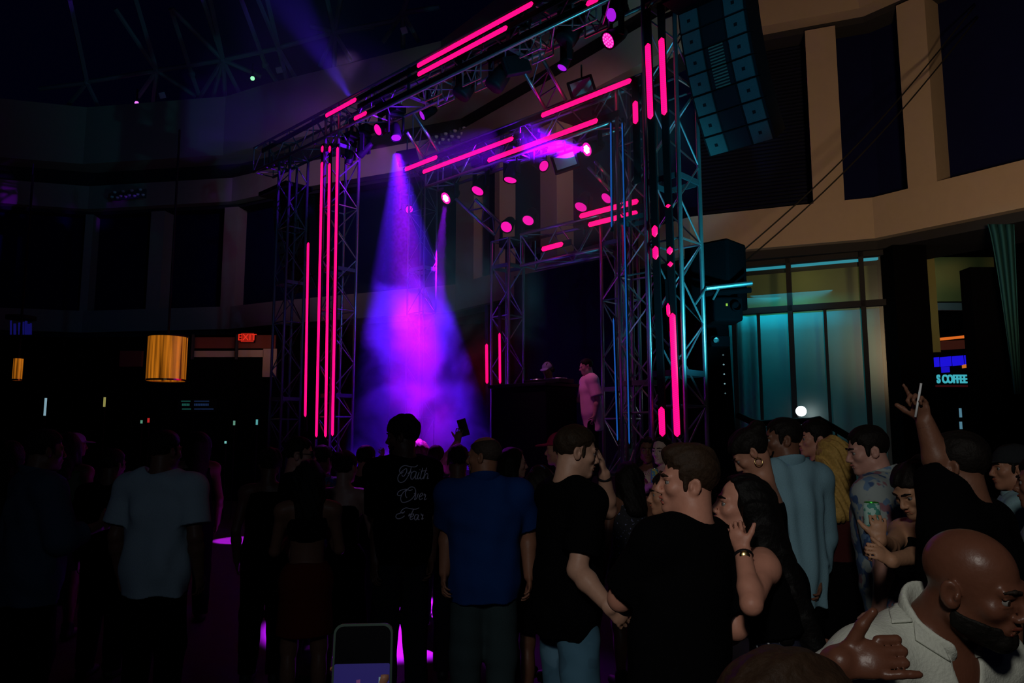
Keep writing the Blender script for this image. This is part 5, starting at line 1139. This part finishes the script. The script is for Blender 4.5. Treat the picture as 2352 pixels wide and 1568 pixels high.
# --- man with script lettering on his black tee
faith = person('person in a black tee with white script lettering down the back', 926, 956, 5.15, yaw=32, hy=50, hp=4, skin=SK_D, hair='curly', hcol=HBK, tcol=BLK, bcol=(.012, .014, .02), arms=(((868, 1200, 5.1), (862, 1290, 5.0)), ((994, 1190, 5.3), (990, 1310, 5.1))), h=.007, hem=.84, sleeve=.8, fit=.022, wr=.003, beard=(.003, HBK))
tee = [o for o in faith['root'].children if o.name.startswith('tee_shirt')][0]
def smooth(pts, n=10):
    pts = [np.array(p, float) for p in pts]; P_ = [2 * pts[0] - pts[1]] + pts + [2 * pts[-1] - pts[-2]]; out = []
    for i in range(1, len(P_) - 2):
        a, b, c, d = P_[i - 1:i + 3]
        for t in np.arange(n) / n: out.append(.5 * ((2 * b) + (c - a) * t + (2 * a - 5 * b + 4 * c - d) * t * t + (3 * b - a - 3 * c + d) * t ** 3))
    return out + [pts[-1]]
# strokes traced in the lettering's own grid (x right, y down)
WR = [
  # Faith
  [(59, 30), (52, 34), (40, 33), (30, 31), (22, 34), (17, 42), (20, 49), (26, 45)], [(44, 34), (41, 46), (36, 56), (29, 66), (20, 70), (14, 65), (14, 56), (20, 47), (28, 40), (33, 38), (33, 46), (26, 56), (22, 52)], [(36, 50), (42, 44), (44, 49)],
  [(56, 46), (50, 44), (44, 50), (43, 60), (47, 62), (53, 54), (56, 45), (53, 58), (55, 62), (59, 58)], [(62, 46), (58, 58), (60, 62), (65, 57)], [(63, 40), (64, 41)], [(70, 36), (66, 52), (65, 61), (69, 61), (73, 56)], [(66, 44), (80, 42)], [(79, 36), (74, 52), (72, 62), (76, 52), (81, 49), (82, 54), (80, 61), (84, 60)],
  # Over
  [(22, 98), (16, 100), (12, 97), (15, 91), (22, 87), (32, 85), (40, 88), (47, 86)], [(36, 85), (26, 92), (20, 104), (22, 114), (30, 115), (42, 110), (51, 100), (54, 90), (51, 82), (44, 80), (37, 84), (31, 92), (31, 100), (34, 105)], [(50, 96), (54, 94), (53, 104), (51, 109), (56, 106), (60, 95)], [(62, 103), (68, 100), (70, 95), (66, 95), (62, 103), (64, 109), (70, 106)], [(74, 95), (73, 99), (77, 98), (74, 109), (79, 107)],
  # Fear
  [(62, 128), (54, 131), (42, 130), (32, 128), (24, 132), (20, 138), (25, 140), (29, 136)], [(49, 131), (45, 140), (38, 147), (40, 142), (44, 144)], [(26, 138), (16, 141), (10, 144), (9, 150), (14, 153), (22, 151), (29, 146)], [(42, 150), (48, 146), (49, 142), (45, 143), (41, 150), (43, 155), (49, 152)], [(60, 144), (54, 144), (51, 151), (54, 156), (59, 149), (61, 144), (59, 154), (63, 155)], [(66, 141), (68, 145), (71, 144), (68, 154), (72, 152)],
]
def script(mb_):
    me = tee.data; bv = BVHTree.FromPolygons([v.co[:] for v in me.vertices], [p.vertices[:] for p in me.polygons]); eye = Rz(-faith['yw']) @ (_E - faith['loc'])
    for st in WR:
        pts = []
        for x, y in smooth(st, 6):
            px_ = 900 + x * 120 / 120.0; py_ = 1040 + y * 180 / 180.0 + 0 
            d = Rz(-faith['yw']) @ ray(px_ + .6, py_ - 2); hit = bv.ray_cast(Vector(eye), Vector(nrm(d)))
            if hit[0] is not None: pts.append(np.array(hit[0]) + np.array(hit[1]) * .001)
        if len(pts) > 2: mb_.tube(pts, .0032, 5)
    return mb_
script(MB()).build('script_lettering', mat('silver_print', (.95, .85, 1), .6), tee, True)['label'] = 'white cursive words Faith Over Fear'
# --- man in the loose white shirt
white = person('person in a loose pale long shirt seen from behind with a faded haircut', 1796, 961, 4.4, yaw=14, hy=66, hp=3, skin=SK_B, hair='buzz', hcol=HBK, topk='shirt', tcol=(.20, .36, .44), bcol=BLK, arms=(((1750, 1240, 4.5), (1760, 1340, 4.3)), ((1885, 1240, 4.5), (1880, 1345, 4.3))), h=.0055, hem=.74, sleeve=1.7, fit=.030, wr=.007, vfold=1, collar=True, beard=(.003, HBK))
# --- floral shirt man
floral = person('person in a pale shirt with blue leaf print, dark hair, facing left', 1990, 977, 3.95, yaw=52, hy=30, hp=10, lean=6, skin=(.46, .24, .19), hair='short', hcol=HBK, topk='shirt', tmat=print_mat('leaf_print', (.26, .31, .31), [(.03, .07, .18), (.22, .10, .13), (.10, .18, .30)], 9), bcol=BLK, arms=(None, None), h=.0065, hem=.74, sleeve=.85, fit=.03, wr=.005, collar=True)
# --- big dark man with raised arm
raise_ = person('person in black with one arm raised high, pointing, a slim pen in the fingers', 2192, 990, 2.75, yaw=42, hy=4, skin=SK_B, hair='short', hcol=HBK, tcol=BLK, arms=(((2165, 1090, 2.75), (2130, 985, 2.75)), ((2330, 1420, 2.5), (2330, 1560, 2.3))), hands=(dict(dir=(-.22, 0, .97), normal=(-.9, -.35, -.2), curl=1.15, fingers=(.12, None, None, None)), {}), h=.006, hem=.80, sleeve=.95, fit=.03, wr=.004, wide=1.02, build=1.10)
S0, El, Wr = raise_['A'][0]; wd = nrm(Wr - El)
for k, t in enumerate((.015, .055)): ring_on(raise_, 'bracelet', Wr - wd * t, wd, (.031 + .004 * k) * raise_['s'], .0028, M['silver'])
pw = to_world(raise_, Wr + wd * .10); o = MB(); o.tube([(-.022, -.025, -.075), (.004, -.03, .045)], .0042, 8); o = o.build('slim_pen', M['white'], smooth=True); o.location = tuple(pw); tag(o, 'slim pale pen held in the raised hand', 'pen')
# --- woman looking down, between the floral shirt and the raised arm
down = person('person with tied dark hair looking down, arms held before the chest', 2096, 1058, 3.24, yaw=104, hy=8, hp=28, lean=10, sex='f', skin=(.42, .22, .13), hair='bun', hcol=HBK, topk='dress', tcol=BLK, hem=.7, botk='skirt', bcol=BLK, arms=(((1990, 1325, 2.7), (1968, 1300, 2.6)), ((2005, 1310, 2.85), (1990, 1222, 2.75))), hands=(dict(dir=(-.75, -.1, .45), normal=(0, .6, -.5), curl=1.1), dict(dir=(.03, 0, 1), normal=(.25, .95, 0), curl=1.0)), h=.006, fit=.006, wr=.0015)
S0, El, Wr = down['A'][1]
pc = to_world(down, Wr + np.array([0, 0, .085])); 
def can(P, lab, body, top=None, s=1.0):
    r = empty('drink_can', P); tag(r, lab, 'drink can'); mb = MB(); mb.lathe([(0, -.06 * s), (.024 * s, -.06 * s), (.031 * s, -.052 * s), (.031 * s, .045 * s), (.026 * s, .058 * s), (.024 * s, .056 * s)], n=24); mb.build('body', body, r, True)
    mb = MB(); mb.lathe([(0, .054 * s), (.024 * s, .055 * s), (.0265 * s, .060 * s), (.0245 * s, .061 * s)], n=24); mb.build('lid', top or M['silver'], r, True)
    mb = MB(); mb.box((.004 * s, 0, .058 * s), (.018 * s, .010 * s, .002)); mb.build('tab', M['silver'], r); return r
can(pc + np.array([0, .045, 0]), 'can with a pale label and green rim held before the leaf print shirt', print_mat('can_label', (.35, .55, .50), [(.05, .25, .2)], 40), mat('green_lid', (.05, .5, .05), .3, .8))
# --- woman with hoop earring, man behind, blonde
hoop = person('person with a gold hoop earring and dark hair tied up, bare shoulders', 1722, 982, 4.0, yaw=66, hy=8, hp=38, lean=8, sex='f', skin=(.42, .20, .13), hair='bun', hcol=HBK, topk='tube', tcol=BLK, hem=.98, botk='skirt', bcol=BLK, arms=(None, 'fwd'), h=.007, fit=.005, wr=.001)
q = hoop['HX'].p((-.086, 0, -.058)); ring_on(hoop, 'hoop_earring', q, hoop['HX'].d((1, .3, 0)), .020 * hoop['s'], .0026, M['gold'])
person('person with dark hair in profile behind the loose pale shirt', 1868, 963, 5.2, yaw=80, hy=10, skin=SK_L, hair='short', hcol=HBK, tcol=BLK, arms=(None, 'fwd'), h=.008)
person('person with wavy blonde hair falling past the shoulders', 1908, 1002, 4.6, yaw=-12, hy=24, sex='f', skin=(.30, .13, .09), hair='shoulder', hcol=(.42, .26, .07), topk='tank', tcol=(.05, .012, .012), hem=.9, botk='skirt', bcol=BLK, h=.0075, fit=.006)
# --- women between the towers and the grinning man
person('person with curly dark hair smiling, left of the woman holding a can', 1486, 1003, 7.0, yaw=150, hy=20, sex='f', skin=SK_B, hair='shoulder', hcol=HBK, topk='dress', tcol=BLK, hem=.7, botk='skirt', bcol=BLK, h=.009, fit=.006)
cn = person('person with parted long dark hair raising a can below the low pink batten', 1519, 1002, 6.6, yaw=118, hy=20, sex='f', skin=(.52, .36, .30), hair='long', hcol=HBK, topk='dress', tcol=BLK, hem=.7, botk='skirt', bcol=BLK, arms=('drink', ((1468, 1140, 6.4), (1500, 1112, 6.25))), h=.009, fit=.006)
can(to_world(cn, cn['A'][1][2]) + np.array([.01, -.02, .07]), 'small blue and yellow can held below the low pink batten', print_mat('can_blue', (.10, .30, .42), [(.5, .45, .10)], 40))
person('person half hidden behind the grinning face, chin and lips showing', 1532, 1082, 3.75, yaw=88, sex='f', skin=(.42, .20, .12), hair='short', hcol=HBK, tcol=BLK, h=.007, topk='tank', hem=.9, botk='skirt')
person('person in dark glittering dress between two black tees', 1440, 1062, 5.4, yaw=20, sex='f', skin=SK_B, hair='bob', hcol=HBK, topk='dress', tmat=print_mat('sequins', (.008, .008, .012), [(.15, .16, .30)], 55, .64), hem=.6, botk='skirt', bcol=BLK, h=.010, fit=.006)
person('person in a pink cap behind the hand to face person', 1285, 992, 5.6, yaw=70, skin=SK_L, hair='short', hcol=HBK, tcol=BLK, hat='cap', hatcol=(.5, .03, .10), h=.010)
person('person in a navy patterned bandana below the pink cap', 1240, 1066, 4.9, yaw=10, sex='f', skin=SK_B, hair='bob', hcol=HBK, topk='tank', tcol=BLK, hem=.9, botk='skirt', bcol=BLK, hat='bandana', hatcol=print_mat('paisley', (.004, .006, .02), [(.06, .12, .34)], 45, .56), h=.010, fit=.006)
nk = person('person with short dark hair and a thin chain, right of the blue shirt', 1180, 1030, 5.7, yaw=-62, hy=-18, sex='f', skin=(.40, .22, .16), hair='bob', hcol=HBK, topk='tank', tcol=BLK, hem=.9, botk='skirt', bcol=BLK, h=.009, fit=.006)
ring_on(nk, 'neck_chain', nk['U'].p((0, .012, 1.475)), nk['U'].d((0, .5, 1)), .072 * nk['s'], .0028, M['gold'])
# --- lit dancers close to the stage
ph = person('person lit violet raising a phone beside the purple beam', 1002, 1022, 6.9, yaw=-8, skin=SK_L, hair='short', hcol=HBR, tcol=(.06, .06, .08), arms=(None, ((1022, 1062, 6.7), (1052, 1012, 6.6))), hands=({}, dict(dir=(.1, 0, 1), normal=(.2, .9, 0), curl=.7)), h=.010)
p_ = to_world(ph, ph['A'][1][2] + np.array([.01, .03, .125])); r = empty('smartphone', p_); tag(r, 'dark phone held up beside the purple beam', 'phone'); mb = MB(); mb.box((.03, 0, 0), (.078, .009, .15), (nrm((1, 0, .3)), np.array([0, 1., 0]), nrm((-.3, 0, 1)))); mb.build('case', M['dark'], r, bevel=.003)
mb = MB(); mb.box((.03, .0062, 0), (.070, .003, .14), (nrm((1, 0, .3)), np.array([0, 1., 0]), nrm((-.3, 0, 1)))); mb.build('display', M['screen'], r)
person('person with dark hair and black tee in front of the raised phone', 1052, 1020, 5.6, yaw=6, skin=SK_B, hair='short', hcol=HBK, tcol=BLK, arms=(None, None), h=.009)
person('person rim lit violet behind the script lettering tee', 962, 1010, 7.4, yaw=0, sex='f', skin=SK_L, hair='bob', hcol=HBR, topk='tank', tcol=(.05, .05, .06), hem=.9, botk='skirt', h=.012)
up = person('person with both palms raised left of the script lettering tee', 842, 1022, 6.4, yaw=-20, skin=SK_M, hair='short', hcol=HBK, tcol=BLK, arms=('drink', ((872, 1090, 6.4), (876, 1050, 6.3))), h=.010)
# --- left of the beam
sg_ = person('person in dark sunglasses smiling toward the stage', 690, 1003, 5.3, yaw=-78, hy=-6, skin=SK_L, hair='short', hcol=HBK, tcol=BLK, smile=True, h=.007)
hx = sg_['HX']; mb = MB()
for s_ in (-1, 1): mb.lathe([(0, .006), (.021, .004), (.024, -.004)], wlocal(sg_, hx.p((s_ * .032, .099, 0))), basis(hx.d((s_ * .25, 1, 0))), 16); mb.tube([wlocal(sg_, hx.p((s_ * .05, .095, .006))), wlocal(sg_, hx.p((s_ * .083, -.01, .010)))], .003, 6)
mb.tube([wlocal(sg_, hx.p((-.012, .107, .004))), wlocal(sg_, hx.p((.012, .107, .004)))], .003, 6); mb.build('sunglasses', M['dark'], sg_['root'], True)
person('person in a bright blue and red print top beside the long pink strips', 742, 1022, 6.2, yaw=-30, sex='m', skin=SK_B, hair='short', hcol=HBK, tmat=print_mat('tropical_print', (.02, .03, .14), [(.12, .30, .45), (.35, .03, .04), (.02, .05, .30), (.25, .12, .35)], 13, .50), h=.009)
person('person with bare brown back in an orange red skirt', 712, 1058, 4.75, yaw=14, hy=-10, sex='f', skin=(.26, .11, .06), hair='bob', hcol=HBK, topk='tube', tcol=BLK, hem=1.20, botk='skirt', bcol=(.16, .018, .006), arms=('fwd', 'fwd'), h=.0075, fit=.005)
person('person with open bare back below dark gathered hair', 795, 1034, 5.3, yaw=-8, hy=-16, sex='f', skin=(.36, .19, .15), hair='bun', hcol=HBK, topk='tube', tcol=BLK, hem=1.06, botk='long_skirt', bcol=BLK, arms=('fwd', 'fwd'), h=.008, fit=.004)
tee_w = person('person in a loose pale grey tee seen from behind at the left', 382, 988, 4.65, yaw=-6, hy=-22, skin=SK_B, hair='short', hcol=HBK, tcol=(.42, .50, .53), bcol=BLK, arms=(None, None), h=.006, hem=.78, sleeve=.75, fit=.034, wr=.007, wide=1.06)
person('person in a crumpled denim shirt at the far left', 108, 985, 4.5, yaw=-40, skin=SK_B, hair='short', hcol=HBK, topk='shirt', tcol=(.05, .075, .12), bcol=BLK, arms=(None, 'fwd'), h=.0075, hem=.76, sleeve=1.6, fit=.03, wr=.006, collar=True)
grn = person('person in a dark green top behind the denim shirt', 160, 995, 6.6, yaw=10, sex='f', skin=SK_D, hair='bob', hcol=HBK, topk='tank', tcol=(.02, .16, .02), hem=.9, botk='skirt', h=.012)
person('person in a violet lit cap far back at the left', 176, 994, 8.0, yaw=-60, skin=SK_B, hair='short', hcol=HBK, tcol=BLK, hat='cap', hatcol=(.35, .30, .45), h=.012)
for k, (px, top, Y, yw, lab) in enumerate(((262, 1030, 5.6, 0, 'dark figure between the denim shirt and the pale grey tee'), (25, 1010, 5.0, -20, 'dark figure cut by the left edge of the crowd'), (622, 1026, 5.5, 4, 'dark figure left of the sunglasses'), (452, 990, 7.2, 30, 'dark figure below the menu board'))):
    person('person as a ' + lab, px, top, Y, yaw=yw, hy=(-20, 10, 15, 40)[k], sex='mfff'[k], skin=SK_D, hair=('short', 'long', 'bun', 'long')[k], hcol=HBK, topk='tee' if 'mfff'[k] == 'm' else 'tank', tcol=BLK, bcol=BLK, hem=.84, h=.011)
# --- right edge
person('person in a pale teal shirt and cap at the right edge', 2322, 1020, 3.9, yaw=60, hy=16, skin=SK_M, hair='short', hcol=HBK, topk='shirt', tcol=(.25, .42, .46), bcol=BLK, hat='cap', hatcol=(.02, .022, .025), h=.0075, sleeve=.8, fit=.028, wr=.005, collar=True)
person('person in a grey tee cut off by the right edge', 2392, 1040, 3.1, yaw=50, skin=SK_B, hair='short', hcol=HBK, tcol=(.22, .28, .28), bcol=BLK, h=.0085, sleeve=.8, fit=.03, wr=.005)
# --- nearest hair at the bottom
person('person with dark brown hair bending at the bottom edge, forehead tinted orange', 1785, 1494, 1.02, yaw=96, hy=8, hp=22, lean=10, sex='f', skin=(.55, .22, .09), hair='long', hcol=(.030, .016, .009), topk='tank', tcol=BLK, hem=.9, botk='skirt', bcol=BLK, h=.006, fit=.006)  # orange light on the forehead is put into the skin colour
# --- phone filming at the bottom, held by somebody below the frame
pk = person('person crouched below the frame holding up a phone', 905, 1690, 1.12, yaw=12, hp=-10, lean=26, sex='f', skin=SK_M, hair='bob', hcol=HBK, topk='tank', tcol=BLK, hem=.9, botk='skirt', bcol=BLK, arms=(None, ((930, 1790, 1.12), (862, 1700, 1.05))), hands=({}, dict(dir=(-.25, .1, .95), normal=(-.3, -.9, .1), curl=.35)), h=.009, fit=.006)
P = at(830, 1578, 1.0); r = empty('smartphone', P); tag(r, 'phone with a lit camera picture held up at the bottom edge', 'phone')
tilt = basis(np.array([.02, -1, .18])); X_, Yv, Zn = tilt; X_ = np.array([1., 0, 0.02]); X_ = nrm(X_); up_ = nrm(np.cross(Zn, X_))
def rrect(w_, h_, rad, n=6):
    out = []
    for cx0, cy0, a0 in ((w_ / 2 - rad, h_ / 2 - rad, 0), (-w_ / 2 + rad, h_ / 2 - rad, PI / 2), (-w_ / 2 + rad, -h_ / 2 + rad, PI), (w_ / 2 - rad, -h_ / 2 + rad, 1.5 * PI)):
        out += [(cx0 + rad * math.cos(a0 + PI / 2 * k / n), cy0 + rad * math.sin(a0 + PI / 2 * k / n)) for k in range(n + 1)]
    return out
def slab(w_, h_, rad, z0, z1, oy=0):
    mb = MB(); poly = rrect(w_, h_, rad); n = len(poly); vs = [X_ * x + up_ * (y + oy) + Zn * z for z in (z0, z1) for x, y in poly]
    mb.add(vs, [tuple(range(n))[::-1], tuple(range(n, 2 * n))] + [(i, (i + 1) % n, n + (i + 1) % n, n + i) for i in range(n)]); return mb
slab(.0755, .150, .012, -.009, 0).build('case', mat('green_phone_case', (.03, .06, .045), .35), r)
slab(.070, .144, .010, 0, .0006).build('display', mat('phone_glass', (.004, .004, .005), .15), r)
slab(.070, .095, .002, .0006, .0009, -.020).build('picture', emis('picture_blue', (.010, .006, .085), .8), r)
for x, w_, y, h_, c in ((-.032, .005, -.012, .03, (.05, .09, .07)), (-.004, .005, -.006, .03, (.10, .03, .10)), (.026, .009, -.008, .04, (.10, .16, .18)), (-.014, .012, -.014, .03, (.06, .005, .06))):
    mb = MB(); mb.box(X_ * x + up_ * y + Zn * .0011, (w_, h_, .0004), (nrm(X_ + up_ * .12), up_, Zn)); mb.build('picture_detail', emis('pic%d' % int(x * 1000), c, .8), r)
# --- DJs
dj = person('person with headphones and cap behind the DJ booth', 1258, 831, float((BOOTH + VS * .75)[1]), yaw=150, hp=16, skin=SK_M, hair='short', hcol=HBK, tcol=BLK, arms=('fwd', 'fwd'), hat='cap', hatcol=(.25, .25, .40), h=.012, zb=1.1)
q1 = dj['HX'].p((-.09, -.01, 0)); mb = MB()
for s_ in (-1, 1): mb.lathe([(0, .02), (.035, .02), (.04, -.01)], wlocal(dj, dj['HX'].p((s_ * .085, -.01, 0))), basis(dj['HX'].d((s_, 0, 0))), 16)
mb.tube([wlocal(dj, dj['HX'].p((.10 * math.cos(a), -.01, .03 + .115 * math.sin(a)))) for a in np.linspace(0, PI, 14)], .008, 6); mb.build('headphones', M['dark'], dj['root'], True)
person('person in a long pink tinted tee standing beside the DJ booth', 1346, 824, 11.2, yaw=100, hp=12, lean=5, skin=(.40, .22, .20), hair='buzz', hcol=HBK, tcol=(.75, .42, .55), bcol=BLK, arms=(None, 'fwd'), h=.012, hem=.66, sleeve=.85, fit=.03, wide=1.05, zb=1.1)  # pink light on the white tee is partly put into its colour
